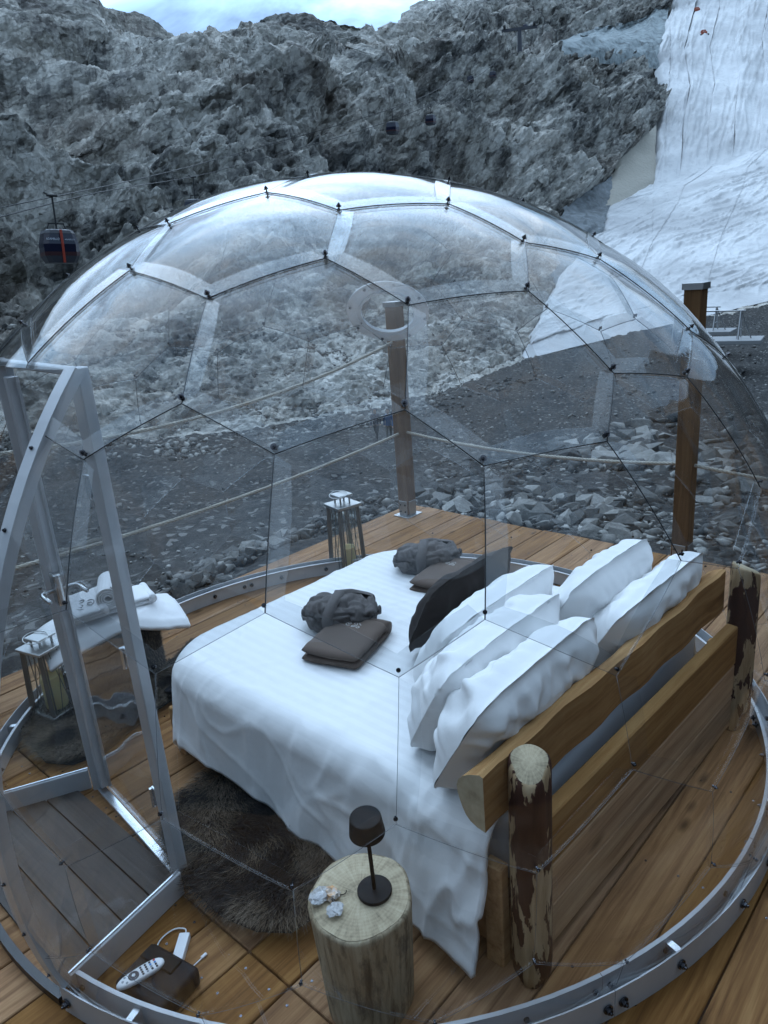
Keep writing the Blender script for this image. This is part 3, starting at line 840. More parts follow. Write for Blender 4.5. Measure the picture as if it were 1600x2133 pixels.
# ------------------------------------------------------------------ the bubble dome
DC = Vector((2.615, 2.655, 0.66)); DR = 2.15; RB = 2.078
AX = math.radians(172.6)                                # the doorway points this way
dome = tag(empty('bubble_dome', (DC.x, DC.y, 0)), 'transparent bubble dome of clear hexagonal panels bolted on an aluminium ring', 'dome tent')
DOFF = dome.location
A_NEAR, A_FAR = math.radians(190.7), math.radians(153.9)
ZTOP = 2.165
DOOR_A, DOOR_B = Vector((1.149, 2.42)), Vector((1.234, 3.291))   # jamb feet
dn = Vector((-(DOOR_B - DOOR_A).y, (DOOR_B - DOOR_A).x)).normalized()
if dn.x > 0: dn = -dn                                   # points out through the doorway
def in_porch(p, eps=0.0):
    q = Vector((p[0], p[1]))
    a = math.atan2(q.y - DC.y, q.x - DC.x) % (2 * PI)
    return A_FAR - eps < a < A_NEAR + eps and (q - DOOR_A).dot(dn) > -eps and (p[2] if len(p) > 2 else 0) < ZTOP + eps
# geodesic cells: icosahedron standing on a vertex, frequency 4
ico = [Vector((0, 0, 1))]
for kx in range(5):
    a = AX + 2 * PI * kx / 5; ico.append(Vector((2 / 5 ** .5 * math.cos(a), 2 / 5 ** .5 * math.sin(a), 1 / 5 ** .5)))
for kx in range(5):
    a = AX + 2 * PI * (kx + .5) / 5; ico.append(Vector((2 / 5 ** .5 * math.cos(a), 2 / 5 ** .5 * math.sin(a), -1 / 5 ** .5)))
ico.append(Vector((0, 0, -1)))
tris = [(i, j, k_) for i in range(12) for j in range(i + 1, 12) for k_ in range(j + 1, 12)
        if abs((ico[i] - ico[j]).length - 1.0515) < .01 and abs((ico[i] - ico[k_]).length - 1.0515) < .01 and abs((ico[j] - ico[k_]).length - 1.0515) < .01]
seeds, verts_, cell_of = {}, [], []
def key(v): return (round(v.x, 4), round(v.y, 4), round(v.z, 4))
FQ = 4
for t in tris:
    a, b, c = (ico[i] for i in t)
    P_ = {}
    for i in range(FQ + 1):
        for j in range(FQ + 1 - i):
            P_[i, j] = (a * (FQ - i - j) + b * i + c * j).normalized()
            seeds.setdefault(key(P_[i, j]), [P_[i, j], []])
    for i in range(FQ):
        for j in range(FQ - i):
            T_ = [(i, j), (i + 1, j), (i, j + 1)]
            for T in ([T_] + ([[(i + 1, j), (i + 1, j + 1), (i, j + 1)]] if i + j < FQ - 1 else [])):
                n_ = len(verts_)
                verts_.append(sum(((a * (FQ - x - y_) + b * x + c * y_) for x, y_ in T), Vector()).normalized())
                for q in T: seeds[key(P_[q])][1].append(n_)
# joints measured on the real dome; the five-fold symmetry carries them round
MEAS = [(-0.281, -0.127, 0.951), (-0.292, -0.317, 0.902), (-0.122, -0.413, 0.903), (-0.102, -0.549, 0.83), (0.048, -0.607, 0.793), (-0.546, -0.075, 0.834), (-0.55, -0.286, 0.784), (-0.403, -0.39, 0.828), (-0.385, -0.531, 0.755), (-0.207, -0.618, 0.759), (-0.188, -0.748, 0.637), (-0.024, -0.794, 0.608), (-0.415, -0.003, 0.91), (-0.651, 0.034, 0.759), (-0.708, 0.0, 0.706), (-0.767, -0.254, 0.589), (-0.277, -0.782, 0.558), (-0.536, -0.751, 0.386), (-0.638, -0.693, 0.335), (-0.684, -0.712, 0.158), (-0.411, -0.866, 0.284), (-0.418, -0.895, 0.156), (-0.284, -0.957, 0.063), (-0.554, -0.831, 0.051), (-0.72, -0.554, 0.418), (-0.864, -0.476, 0.167), (-0.783, -0.618, 0.074), (-0.254, -0.884, 0.394), (-0.823, -0.45, 0.348), (-0.857, -0.309, 0.413), (-0.943, -0.327, 0.064), (-0.666, -0.358, 0.655), (-0.49, -0.603, 0.63), (-0.632, -0.5, 0.592), (-0.452, -0.698, 0.556), (-0.273, -0.959, -0.08), (-0.413, -0.891, -0.19), (-0.556, -0.825, -0.106), (-0.786, -0.613, -0.085), (-0.658, -0.728, -0.192)]
fixed = {}
for m in MEAS:
    m = Vector(m); i = max(range(len(verts_)), key=lambda i: verts_[i].dot(m))
    if (verts_[i] - m).length < 0.075: fixed[i] = m
sym = []
for i, m in fixed.items():
    base = verts_[i]
    for kx in range(1, 5):
        Rm = Matrix.Rotation(2 * PI * kx / 5, 3, 'Z'); sym.append((Rm @ base, Rm @ m))
for i in range(len(verts_)):
    if i in fixed: verts_[i] = fixed[i]; continue
    c = [s for s in sym if (s[0] - verts_[i]).length < 0.01]
    if c: verts_[i] = (verts_[i] * 0.5 + 0.5 * sum((s[1] for s in c), Vector()) / len(c)).normalized()

ZCUT = 0.105
def cut_dome(bm):
    """cut a dome piece off at the ring and at the door recess"""
    planes = [((0, 0, ZCUT), (0, 0, 1)), ((0, 0, ZTOP), (0, 0, 1))]
    an = Vector((math.sin(A_NEAR), -math.cos(A_NEAR), 0)); af = Vector((-math.sin(A_FAR), math.cos(A_FAR), 0))
    planes += [((DC.x, DC.y, 0), an), ((DC.x, DC.y, 0), af), ((DOOR_A.x, DOOR_A.y, 0), (dn.x, dn.y, 0))]
    for co, no in planes:
        bmesh.ops.bisect_plane(bm, geom=bm.verts[:] + bm.edges[:] + bm.faces[:], plane_co=co, plane_no=no, dist=1e-5)
    kill = [f for f in bm.faces if f.calc_center_median().z < ZCUT or in_porch(f.calc_center_median())]
    bmesh.ops.delete(bm, geom=kill, context='FACES')
def onsphere(d, off=0.0): return DC + d.normalized() * (DR + off)
edges_done = {}
NSEG, NRING = 6, 4
for kx, (sd_, vi) in seeds.items():
    vs = [verts_[i] for i in vi]
    cen = sum(vs, Vector()).normalized()
    if max(v.z for v in vs) * DR + DC.z < ZCUT + 0.02: continue
    x = (vs[0] - cen * vs[0].dot(cen)).normalized(); yv = cen.cross(x)
    order = sorted(range(len(vs)), key=lambda i: math.atan2(vs[i].dot(yv), vs[i].dot(x)))
    ring = [vs[i] for i in order]; ids = [vi[i] for i in order]
    n_ = len(ring)
    bnd = []
    for i in range(n_):
        for s in range(NSEG): bnd.append((ring[i] * (1 - s / NSEG) + ring[(i + 1) % n_] * (s / NSEG)).normalized())
    bm = bmesh.new()
    lay = []
    for side_ in (0, 1):
        rows = [[bm.verts.new(onsphere(cen, 0.016 - 0.006 * side_))]]
        for q in range(1, NRING + 1):
            f = q / NRING
            rows.append([bm.verts.new(onsphere(cen * (1 - f) + b_ * f, 0.016 * (1 - f ** 2.2) - 0.006 * side_)) for b_ in bnd])
        lay.append(rows)
        m_ = len(bnd)
        for i in range(m_):
            fs = [(rows[0][0], rows[1][i], rows[1][(i + 1) % m_])]
            fs += [(rows[q][i], rows[q + 1][i], rows[q + 1][(i + 1) % m_], rows[q][(i + 1) % m_]) for q in range(1, NRING)]
            for f_ in fs: bm.faces.new(f_ if side_ == 0 else f_[::-1])
    for i in range(len(bnd)):
        bm.faces.new((lay[0][-1][i], lay[1][-1][i], lay[1][-1][(i + 1) % len(bnd)], lay[0][-1][(i + 1) % len(bnd)]))
    for lay_ in lay:                                     # crisp rim: the edge face must not bend the shading of the sheet
        for i in range(len(bnd)):
            e_ = bm.edges.get((lay_[-1][i], lay_[-1][(i + 1) % len(bnd)]))
            if e_: e_.smooth = False
    cut_dome(bm)
    if not bm.faces: bm.free(); continue
    pan = mk('panel', bm, M['clear'], dome, True, off=DOFF)
    # the overlapping flange lies along those edges where this panel laps over its neighbour
    fb = bmesh.new()
    for i in range(n_):
        e = frozenset((ids[i], ids[(i + 1) % n_]))
        edges_done.setdefault(e, []).append((cen.z + 0.15 * (cen.x - cen.y), cen, ring[i], ring[(i + 1) % n_], pan))
    fb.free()
flg = {}
seam = bmesh.new(); seam_lo = bmesh.new()
for e, L_ in edges_done.items():
    L_.sort(key=lambda q: -q[0])
    _, cen, a, b, pan = L_[0]
    pts = [(a * (1 - s / 10) + b * (s / 10)).normalized() for s in range(11)]
    runs, cur = [], []
    for p in pts:
        P3 = onsphere(p, 0.004)
        if P3.z < ZCUT - 0.01 or in_porch(P3): 
            if len(cur) > 1: runs.append(cur)
            cur = []
        else: cur.append(P3)
    if len(cur) > 1: runs.append(cur)
    for r_ in runs:
        hi_ = r_[len(r_) // 2].z > 1.65
        tube(seam if hi_ else seam_lo, r_, 0.0019 if hi_ else 0.0007, 5, caps=True)
    if (a.z + b.z) / 2 * DR + DC.z < 0.55: continue
    fb = flg.setdefault(pan.name, [pan, bmesh.new()])[1]
    WF = 0.062 / DR
    prev = None
    for p in pts:
        inn = (cen - p); inn -= p * inn.dot(p); inn.normalize()
        pi_ = (p + inn * WF).normalized()
        row = [fb.verts.new(onsphere(p, 0.006)), fb.verts.new(onsphere(pi_, 0.0105)), fb.verts.new(onsphere(pi_, 0.0080)), fb.verts.new(onsphere(p, 0.0035))]
        if prev:
            for q in range(4): fb.faces.new((prev[q], row[q], row[(q + 1) % 4], prev[(q + 1) % 4]))
        prev = row
sm = mk('panel_seal', seam, M['black_rubber'], dome, True, off=DOFF); sm['kind'] = 'stuff'
sm = mk('panel_edge', seam_lo, M['edge'], dome, True, off=DOFF); sm['kind'] = 'stuff'
for pan, fb in flg.values():
    cut_dome(fb)
    # one object per piece when the doorway cuts a flange in two
    bmesh.ops.remove_doubles(fb, verts=fb.verts, dist=1e-6)
    while fb.faces:
        todo = [next(iter(fb.faces))]; isl = set(todo)
        while todo:
            f_ = todo.pop()
            for v_ in f_.verts:
                for g_ in v_.link_faces:
                    if g_ not in isl: isl.add(g_); todo.append(g_)
        nb = bmesh.new(); mp_ = {}
        for f_ in isl:
            vs_ = []
            for v_ in f_.verts:
                if v_ not in mp_: mp_[v_] = nb.verts.new(v_.co)
                vs_.append(mp_[v_])
            nb.faces.new(vs_)
        bmesh.ops.delete(fb, geom=list(isl), context='FACES')
        mk('flange', nb, M['clear_flange'] if max(v_.co.z for v_ in nb.verts) > 1.8 else M['clear_flange_low'], pan, False, off=DOFF)
    fb.free()
# bolts at the joints
bm = bmesh.new()
cyl(bm, (0, 0, -0.022), (0, 0, 0.030), 0.006, seg=8)
cyl(bm, (0, 0, 0.004), (0, 0, 0.010), 0.020, seg=12)
cyl(bm, (0, 0, 0.010), (0, 0, 0.022), 0.0125, seg=6)
cyl(bm, (0, 0, -0.024), (0, 0, -0.012), 0.013, seg=8)
bm.normal_update()
bolt_me = bpy.data.meshes.new('bolt'); bm.to_mesh(bolt_me); bm.free(); bolt_me.materials.append(M['bolt'])
def put_bolt(p, nrm, parent, sc=1.0):
    o = bpy.data.objects.new('bolt', bolt_me); COL.objects.link(o); o.parent = parent
    o.location = Vector(p) - Vector(parent.location)
    o.rotation_euler = Vector(nrm).to_track_quat('Z', 'Y').to_euler(); o.scale = (sc,) * 3
used_v = {i for e in edges_done for i in e}
seen = set()
for i in used_v:
    p = onsphere(verts_[i], 0.012)
    k_ = key(verts_[i])
    if k_ in seen or p.z < ZCUT + 0.03 or in_porch(p, 0.04): continue
    seen.add(k_)
    put_bolt(p + Vector((0, 0, 0.022)) - verts_[i] * (0.022 * verts_[i].z), verts_[i], dome, 0.5 if verts_[i].z > 0.45 else 0.32)

# aluminium base ring: a gutter of two upright bands with webs between, in segments
def arc_plate(bm, r0, r1, z0, z1, a0, a1, n=10):
    R = []
    for i in range(n + 1):
        a = a0 + (a1 - a0) * i / n; c, s_ = math.cos(a), math.sin(a)
        R.append([bm.verts.new((DC.x + r * c, DC.y + r * s_, z)) for r, z in ((r0, z0), (r1, z0), (r1, z1), (r0, z1))])
    for A, B in zip(R, R[1:]):
        for q in range(4): bm.faces.new((A[q], B[q], B[(q + 1) % 4], A[(q + 1) % 4]))
    bm.faces.new(R[0][::-1]); bm.faces.new(R[-1])
a_start, a_end = A_NEAR + 0.006, A_FAR + 2 * PI - 0.006
NSG = 12
for i in range(NSG):
    a0 = a_start + (a_end - a_start) * i / NSG; a1 = a_start + (a_end - a_start) * (i + 1) / NSG - 0.0015
    bm = bmesh.new()
    arc_plate(bm, RB - 0.052, RB - 0.047, 0.004, 0.112, a0, a1)
    arc_plate(bm, RB - 0.047, RB + 0.012, 0.004, 0.010, a0, a1)
    arc_plate(bm, RB - 0.062, RB - 0.052, 0.104, 0.112, a0, a1)
    seg_ = mk('base_ring', bm, M['alu'], dome, False, off=DOFF)
    bm = bmesh.new()
    arc_plate(bm, RB + 0.012, RB + 0.017, 0.004, 0.118, a0, a1)
    mk('outer_band', bm, M['alu'], seg_, False, off=DOFF)
    bm = bmesh.new()
    for f in (0.3,):
        a = a0 + (a1 - a0) * f
        arc_plate(bm, RB - 0.0465, RB + 0.0115, 0.0105, 0.095, a, a + 0.012, 1)
    mk('web', bm, M['alu_bright'], seg_, False, off=DOFF)
    for f in (0.03, 0.3, 0.7, 0.97):
        a = a0 + (a1 - a0) * f; d = Vector((math.cos(a), math.sin(a), 0))
        put_bolt(Vector((DC.x, DC.y, 0.06)) + d * (RB - 0.058), -d, dome, 0.8)
        put_bolt(Vector((DC.x, DC.y, 0.06)) + d * (RB + 0.016), d, dome, 0.9)

# ventilation ring clipped into a panel on the far side
vd = (Vector((3.944, 3.528, 2.114)) - DC).normalized()
q_ = vd.to_track_quat('Z', 'Y').to_matrix().to_4x4()
bm = bmesh.new()
for ro, ri, z0, z1 in ((0.285, 0.235, 0.010, 0.018), (0.236, 0.222, 0.006, 0.03), (0.222, 0.19, 0.012, 0.022), (0.20, 0.185, 0.0, 0.026)):
    pv = None; first = None
    for i in range(49):
        a = 2 * PI * i / 48
        row = [bm.verts.new((r * math.cos(a), r * math.sin(a), z)) for r, z in ((ri, z0), (ro, z0), (ro, z1), (ri, z1))]
        if pv:
            for q in range(4): bm.faces.new((pv[q], row[q], row[(q + 1) % 4], pv[(q + 1) % 4]))
        pv = row
bm.transform(Matrix.Translation(DC + vd * (DR - 0.02)) @ q_)
vent = mk('vent_ring', bm, M['vent'], dome, False, off=DOFF)
for i in range(8):
    a = 2 * PI * i / 8 + 0.3
    p = (Matrix.Translation(DC + vd * (DR - 0.015)) @ q_) @ Vector((0.262 * math.cos(a), 0.262 * math.sin(a), 0))
    put_bolt(p, -vd, dome, 0.55)

# ------------------------------------------------------------------ recessed doorway
def sph_z(rad): return DC.z + math.sqrt(max(0, DR * DR - rad * rad))
def sph_r(z): return math.sqrt(max(0, DR * DR - (z - DC.z) ** 2))
for ang, foot, nm in ((A_NEAR, DOOR_A, 'near'), (A_FAR, DOOR_B, 'far')):
    u = Vector((math.cos(ang), math.sin(ang), 0)); tn = Vector((-math.sin(ang), math.cos(ang), 0))
    s0 = (Vector((foot.x, foot.y, 0)) - Vector((DC.x, DC.y, 0))).length
    ztop = min(sph_z(s0), ZTOP)
    zs = [0.11 + (ztop - 0.11) * i / 28 for i in range(29)]
    bm = bmesh.new(); pv = None
    for z in zs:
        so_ = max(s0 + 0.002, sph_r(z) - 0.01)
        row = [bm.verts.new(Vector((DC.x, DC.y, z)) + u * s + tn * o_) for s, o_ in ((s0, -0.003), (so_, -0.003), (so_, 0.003), (s0, 0.003))]
        if pv:
            for q in range(4): bm.faces.new((pv[q], row[q], row[(q + 1) % 4], pv[(q + 1) % 4]))
        pv = row
    wall_ = mk('side_wall', bm, M['clear'], dome, False, off=DOFF)
    # curved flange bar following the dome
    bm = bmesh.new(); pv = None
    sg = 1 if nm == 'near' else -1
    for z in zs:
        so_ = sph_r(z)
        nr_ = (u * so_ + Vector((0, 0, z - DC.z))).normalized()
        base_ = Vector((DC.x, DC.y, z)) + u * so_
        row = [bm.verts.new(base_ + nr_ * a_ + tn * b_) for a_, b_ in ((-0.028, -0.024), (0.012, -0.024), (0.012, 0.030), (-0.028, 0.030))]
        if pv:
            for q in range(4): bm.faces.new((pv[q], row[q], row[(q + 1) % 4], pv[(q + 1) % 4]))
        else: bm.faces.new(row[::-1])
        pv = row
    bm.faces.new(pv)
    fl_ = mk('arch_bar', bm, M['alu'], dome, False, off=DOFF)
    for i in range(1, 28, 3):
        z = zs[i]; so_ = sph_r(z); nr_ = (u * so_ + Vector((0, 0, z - DC.z))).normalized()
        put_bolt(Vector((DC.x, DC.y, z)) + u * so_ + nr_ * 0.012, nr_, dome, 0.36)
    # jamb: square profile with a channel lip
    fx = Vector((foot.x, foot.y, 0))
    bm = bmesh.new()
    Rj = Matrix((u, tn, Vector((0, 0, 1)))).transposed()
    box(bm, fx + Vector((0, 0, (ztop + 0.02) / 2)) - u * 0.0, (0.05, 0.052, ztop - 0.02), Rj, 0.004)
    box(bm, fx + Vector((0, 0, (ztop + 0.02) / 2)) - u * 0.034 - tn * 0.018 * sg, (0.030, 0.012, ztop - 0.08), Rj, 0.002)
    jb = mk('jamb', bm, M['alu'], dome, False, off=DOFF)
    for z in (0.25, 0.85, 1.45, 2.0):
        put_bolt(fx + Vector((0, 0, z)) - tn * 0.026, -tn, dome, 0.42)
    # floor rail of the side wall
    bm = bmesh.new()
    mid = Vector((DC.x, DC.y, 0.06)) + u * ((s0 + RB + 0.01) / 2)
    box(bm, mid + tn * 0.0, (RB + 0.01 - s0 - 0.07, 0.026, 0.112), Rj, 0.003)
    rl = mk('floor_rail', bm, M['alu'], dome, False, off=DOFF)
    for f in (0.2, 0.6, 0.9):
        put_bolt(Vector((DC.x, DC.y, 0.06)) + u * (s0 + (RB - s0) * f) - tn * 0.013, -tn, dome, 0.6)
    bm = bmesh.new()
    box(bm, Vector((DC.x, DC.y, 0.119)) + u * ((s0 + RB + 0.01) / 2), (RB + 0.01 - s0 - 0.07, 0.006, 0.006), Rj)
    mk('rail_lip', bm, M['alu_bright'], rl, False, off=DOFF)
# lintel over the door, threshold, boards of the porch
dd = (DOOR_B - DOOR_A); dlen = dd.length; du_ = Vector((dd.x, dd.y, 0)).normalized(); dn3 = Vector((dn.x, dn.y, 0))
Rd = Matrix((du_, dn3, Vector((0, 0, 1)))).transposed()
midd = Vector(((DOOR_A.x + DOOR_B.x) / 2, (DOOR_A.y + DOOR_B.y) / 2, 0))
bm = bmesh.new(); box(bm, midd + Vector((0, 0, 2.149)), (dlen - 0.053, 0.04, 0.026), Rd, 0.004)
mk('lintel', bm, M['alu'], dome, off=DOFF)
bm = bmesh.new(); box(bm, midd + Vector((0, 0, 0.022)), (dlen - 0.07, 0.04, 0.03), Rd, 0.003)
mk('threshold', bm, M['alu_bright'], dome, off=DOFF)
bm = bmesh.new()
tubepts = [Vector((DC.x + (RB - 0.0) * math.cos(a), DC.y + (RB - 0.0) * math.sin(a), 0.02)) for a in np.linspace(A_FAR + 0.01, A_NEAR - 0.01, 20)]
for A_, B_ in zip(tubepts, tubepts[1:]):
    d_ = (B_ - A_); x_, y_, z_ = d_.normalized(), None, Vector((0, 0, 1))
    box(bm, (A_ + B_) / 2, (d_.length, 0.03, 0.036), Matrix((x_, z_.cross(x_), z_)).transposed())
mk('sill_strip', bm, M['black_rubber'], dome, off=DOFF)
for i in range(4):
    x0 = 0.60 + 0.139 * i
    bm = bmesh.new()
    yl0 = DC.y + (x0 + 0.07 - DC.x) * math.tan(A_NEAR); yl1 = DC.y + (x0 + 0.07 - DC.x) * math.tan(A_FAR)
    w0 = 0.0
    vs = []
    for xx in (x0 + 0.004, x0 + 0.135):
        lo_ = DC.y + (xx - DC.x) * math.tan(A_NEAR) + 0.022; hi_ = DC.y + (xx - DC.x) * math.tan(A_FAR) - 0.022
        vs.append((xx, lo_, hi_))
    b_ = [bm.verts.new(p) for p in ((vs[0][0], vs[0][1], 0.02), (vs[1][0], vs[1][1], 0.02), (vs[1][0], vs[1][2], 0.02), (vs[0][0], vs[0][2], 0.02))]
    f_ = bm.faces.new(b_); r_ = bmesh.ops.extrude_face_region(bm, geom=[f_])
    for v in r_['geom']:
        if isinstance(v, bmesh.types.BMVert): v.co.z = 0.003
    bmesh.ops.recalc_face_normals(bm, faces=bm.faces)
    mk('porch_board', bm, M['vest_board'], dome, off=DOFF)
# the door leaf: slim frame, clear pane, lever handle, hinges
leaf = empty('door'); leaf.parent = dome
zt = 2.09
bm = bmesh.new(); box(bm, midd + Vector((0, 0, (zt + 0.05) / 2)) - dn3 * 0.012, (dlen - 0.13, 0.006, zt - 0.09), Rd)
mk('pane', bm, M['clear'], leaf, off=DOFF)
bm = bmesh.new()
box(bm, midd + du_ * (dlen / 2 - 0.055) + Vector((0, 0, (zt + 0.05) / 2)) - dn3 * 0.012, (0.045, 0.040, zt - 0.05), Rd, 0.004)
box(bm, midd + du_ * (dlen / 2 - 0.083) + Vector((0, 0, (zt + 0.05) / 2)) - dn3 * 0.030, (0.012, 0.014, zt - 0.05), Rd, 0.002)
mk('stile', bm, M['alu'], leaf, off=DOFF)
hp = midd + du_ * (dlen / 2 - 0.075) + Vector((0, 0, 1.14))
bm = bmesh.new(); box(bm, hp + du_ * -0.01, (0.075, 0.036, 0.16), Rd, 0.016, 3)
hpl = mk('lock_case', bm, M['steel'], leaf, off=DOFF)
bm = bmesh.new()
for sg in (1, -1):
    p0 = hp - du_ * 0.02
    tube(bm, [p0 + dn3 * 0.015 * sg, p0 + dn3 * 0.060 * sg, p0 + dn3 * 0.078 * sg - du_ * 0.012, p0 + dn3 * 0.080 * sg - du_ * 0.03, p0 + dn3 * 0.080 * sg - du_ * 0.125], 0.0095, 10)
mk('handle', bm, M['steel'], leaf, True, off=DOFF)
for z in (0.43, 1.07, 1.75):
    bm = bmesh.new(); p = midd - du_ * (dlen / 2 - 0.052) + Vector((0, 0, z)) + dn3 * 0.02
    box(bm, p, (0.03, 0.012, 0.085), Rd, 0.003); cyl(bm, p + dn3 * 0.012 - Vector((0, 0, 0.045)), p + dn3 * 0.012 + Vector((0, 0, 0.045)), 0.007, seg=8)
    mk('hinge', bm, M['alu_bright'], leaf, off=DOFF)
# ------------------------------------------------------------------ cloth materials
def cloth(name, col, rough=0.85, weave=900, wstr=0.25, soft=(3.5, 0.02), sheen=0.0, stripes=None, mottled=0.0):
    k = NT(name, col, rough, 0, 0.25)
    v = k.coord('Object')
    n1 = k.noise(v, soft[0], 5, 0.6)
    n2 = k.noise(v, weave, 2, 0.5)
    c = k.mix(k.math('MULTIPLY', n2, 0.55 * mottled + 0.08), col, [x * 0.45 for x in col]) if mottled else None
    if stripes:
        wv = k.n('TexWave', {'Vector': k.coord('Object', rot=(0, 0, stripes[1])), 'Scale': stripes[0], 'Distortion': 0.4, 'Detail': 1.0}, wave_type='BANDS', bands_direction='X').outputs['Fac']
        st = k.ramp(wv, [(0.46, 0.0), (0.54, 1.0)])
        c = k.mix(k.math('MULTIPLY', st, 0.15), col, [x * 0.55 for x in col])
        k.set('Roughness', k.math('SUBTRACT', rough, k.math('MULTIPLY', st, 0.25)))
    if c is not None: k.set('Base Color', c)
    k.set('Sheen Weight', sheen)
    k.bump(k.math('ADD', n1, k.math('MULTIPLY', n2, wstr * 0.15)), 0.35, soft[1])
    return k.m
M['linen'] = cloth('white_satin', (0.80, 0.80, 0.80), 0.62, 700, 0.1, (5, 0.012), 0.05, (5.2, 0.0))
M['pillow'] = cloth('white_cotton', (0.80, 0.80, 0.80), 0.7, 800, 0.1, (7, 0.012), 0.05)
M['mattress'] = cloth('mattress_cloth', (0.62, 0.63, 0.66), 0.8)
M['brown_cloth'] = cloth('dark_brown_velvet', (0.022, 0.016, 0.014), 0.85, 500, 0.4, (8, 0.012), 0.05)
M['robe'] = cloth('charcoal_terry', (0.155, 0.14, 0.135), 0.95, 380, 3.0, (26, 0.02), 0.04, mottled=1.0)
M['blanket'] = cloth('grey_brown_fleece', (0.15, 0.112, 0.092), 0.95, 420, 2.5, (10, 0.006), 0.04, mottled=1.0)
M['towel'] = cloth('white_terry', (0.80, 0.80, 0.81), 0.95, 420, 2.0, (16, 0.008), 0.2)
M['thread'] = simple('silver_thread', (0.55, 0.54, 0.52), 0.6)
M['thread_dark'] = simple('navy_thread', (0.03, 0.03, 0.05), 0.6)

k = NT('bark_patched_log', (0.4, 0.3, 0.18), 0.75, 0, 0.25)
v = k.coord('Object', (9, 9, 1.4))
g1 = k.noise(v, 2.2, 6, 0.6, 0.6)
c = k.ramp(g1, [(0.3, (0.26, 0.17, 0.085)), (0.55, (0.44, 0.32, 0.19)), (0.75, (0.52, 0.41, 0.27))])
ba = k.noise(k.coord('Object', (4.2, 4.2, 1.5), rot=(0, 0, 0)), 2.1, 5, 0.62, 0.3)
bm_ = k.ramp(ba, [(0.462, 0.0), (0.476, 1.0)])
c = k.mix(bm_, c, k.ramp(g1, [(0.3, (0.035, 0.014, 0.009)), (0.7, (0.085, 0.034, 0.02))]))
k.set('Base Color', c)
k.bump(k.math('ADD', k.math('MULTIPLY', g1, 0.5), k.math('MULTIPLY', bm_, 0.6)), 0.6, 0.006)
M['bark_log'] = k.m
k = NT('end_grain', (0.42, 0.33, 0.2), 0.8, 0, 0.2)
wv = k.n('TexWave', {'Vector': k.coord('Object', (1, 1, 0.02)), 'Scale': 24.0, 'Distortion': 3.0, 'Detail': 3.0, 'Detail Scale': 0.8}, wave_type='RINGS', rings_direction='Z').outputs['Fac']
sx_ = k.n('SeparateXYZ', {0: k.coord('Object')})
an_ = k.math('ARCTAN2', sx_.outputs[1], sx_.outputs[0])
ln_ = k.n('VectorMath', {0: k.coord('Object', (1, 1, 0))}, operation='LENGTH').outputs['Value']
rv_ = k.n('CombineXYZ', {'X': k.math('MULTIPLY', an_, 5.0), 'Y': k.math('MULTIPLY', ln_, 5.0)}).outputs[0]
n_ = k.math('ADD', k.math('MULTIPLY', k.noise(k.coord('Object', (1, 1, 1)), 11, 6, 0.68), 0.6), k.math('MULTIPLY', k.noise(rv_, 2.2, 5, 0.65), 0.4))
c = k.ramp(k.math('ADD', k.math('MULTIPLY', wv, 0.035), k.math('MULTIPLY', n_, 0.965)), [(0.34, (0.19, 0.155, 0.105)), (0.5, (0.43, 0.355, 0.24)), (0.68, (0.57, 0.49, 0.35))])
k.set('Base Color', c); k.bump(n_, 0.4, 0.004)
M['end'] = k.m
k = NT('weathered_log', (0.3, 0.25, 0.18), 0.85, 0, 0.2)
g1 = k.noise(k.coord('Object', (14, 14, 1.6)), 2.0, 6, 0.66, 0.8)
g2 = k.noise(k.coord('Object', (7, 7, 3)), 1.6, 6, 0.7)
c = k.ramp(g1, [(0.32, (0.10, 0.075, 0.048)), (0.5, (0.33, 0.265, 0.175)), (0.7, (0.47, 0.40, 0.285))])
c = k.mix(k.ramp(g2, [(0.52, 0.0), (0.68, 0.85)]), c, (0.075, 0.066, 0.055))
k.set('Base Color', c); k.bump(g1, 0.6, 0.01)
M['old_log'] = k.m

# ------------------------------------------------------------------ bed frame
BX0, BX1 = 1.70, 3.55
bed = tag(empty('bed', (2.63, 2.1, 0)), 'rustic timber double bed with half-log headboard and bark-patched corner posts', 'bed')
BO = bed.location
def hb_y(x): return 1.062 - 0.036 * (x - 1.69)           # headboard line, very slightly askew
hb_rot = math.atan(-0.036)
def log_post(x, y, h, r, seed, lean=(0, 0)):
    rg = random.Random(seed); bm = bmesh.new()
    N_ = 26; rings = []
    zs = [0.0, 0.012, 0.05] + [h * i / 9 for i in range(1, 9)] + [h - 0.03, h - 0.008, h]
    ph = [rg.uniform(0, 6.28) for _ in range(5)]
    for zi, z in enumerate(zs):
        row = []
        f = 1.0 if 2 <= zi < len(zs) - 2 else (0.86 if zi in (0, len(zs) - 1) else 0.96)
        for q in range(N_):
            a = 2 * PI * q / N_
            rr = r * f * (1 + 0.10 * math.cos(3 * a + ph[0]) + 0.05 * math.sin(2 * a + ph[1]) + 0.025 * math.sin(5 * a + ph[2] + z * 3)) * (1.05 - 0.05 * z / h)
            slope = 0.03 * math.sin(a + ph[3]) if zi >= len(zs) - 3 else 0
            row.append(bm.verts.new((x + lean[0] * z + rr * math.cos(a), y + lean[1] * z + rr * math.sin(a), z + slope)))
        rings.append(row)
    for A, B in zip(rings, rings[1:]):
        for q in range(N_): bm.faces.new((A[q], A[(q + 1) % N_], B[(q + 1) % N_], B[q]))
    bm.faces.new(rings[0][::-1])
    top = bm.faces.new(rings[-1]); top.material_index = 1
    return bm
for (x, y, h, sd_) in ((1.705, 1.060, 0.875, 4), (3.578, 0.992, 0.89, 9)):
    bm = log_post(0, 0, h, 0.069, sd_)
    me_o = mk('post', bm, M['bark_log'], bed, True)
    me_o.data.materials.append(M['end'])
    me_o.location = Vector((x, y, 0)) - BO
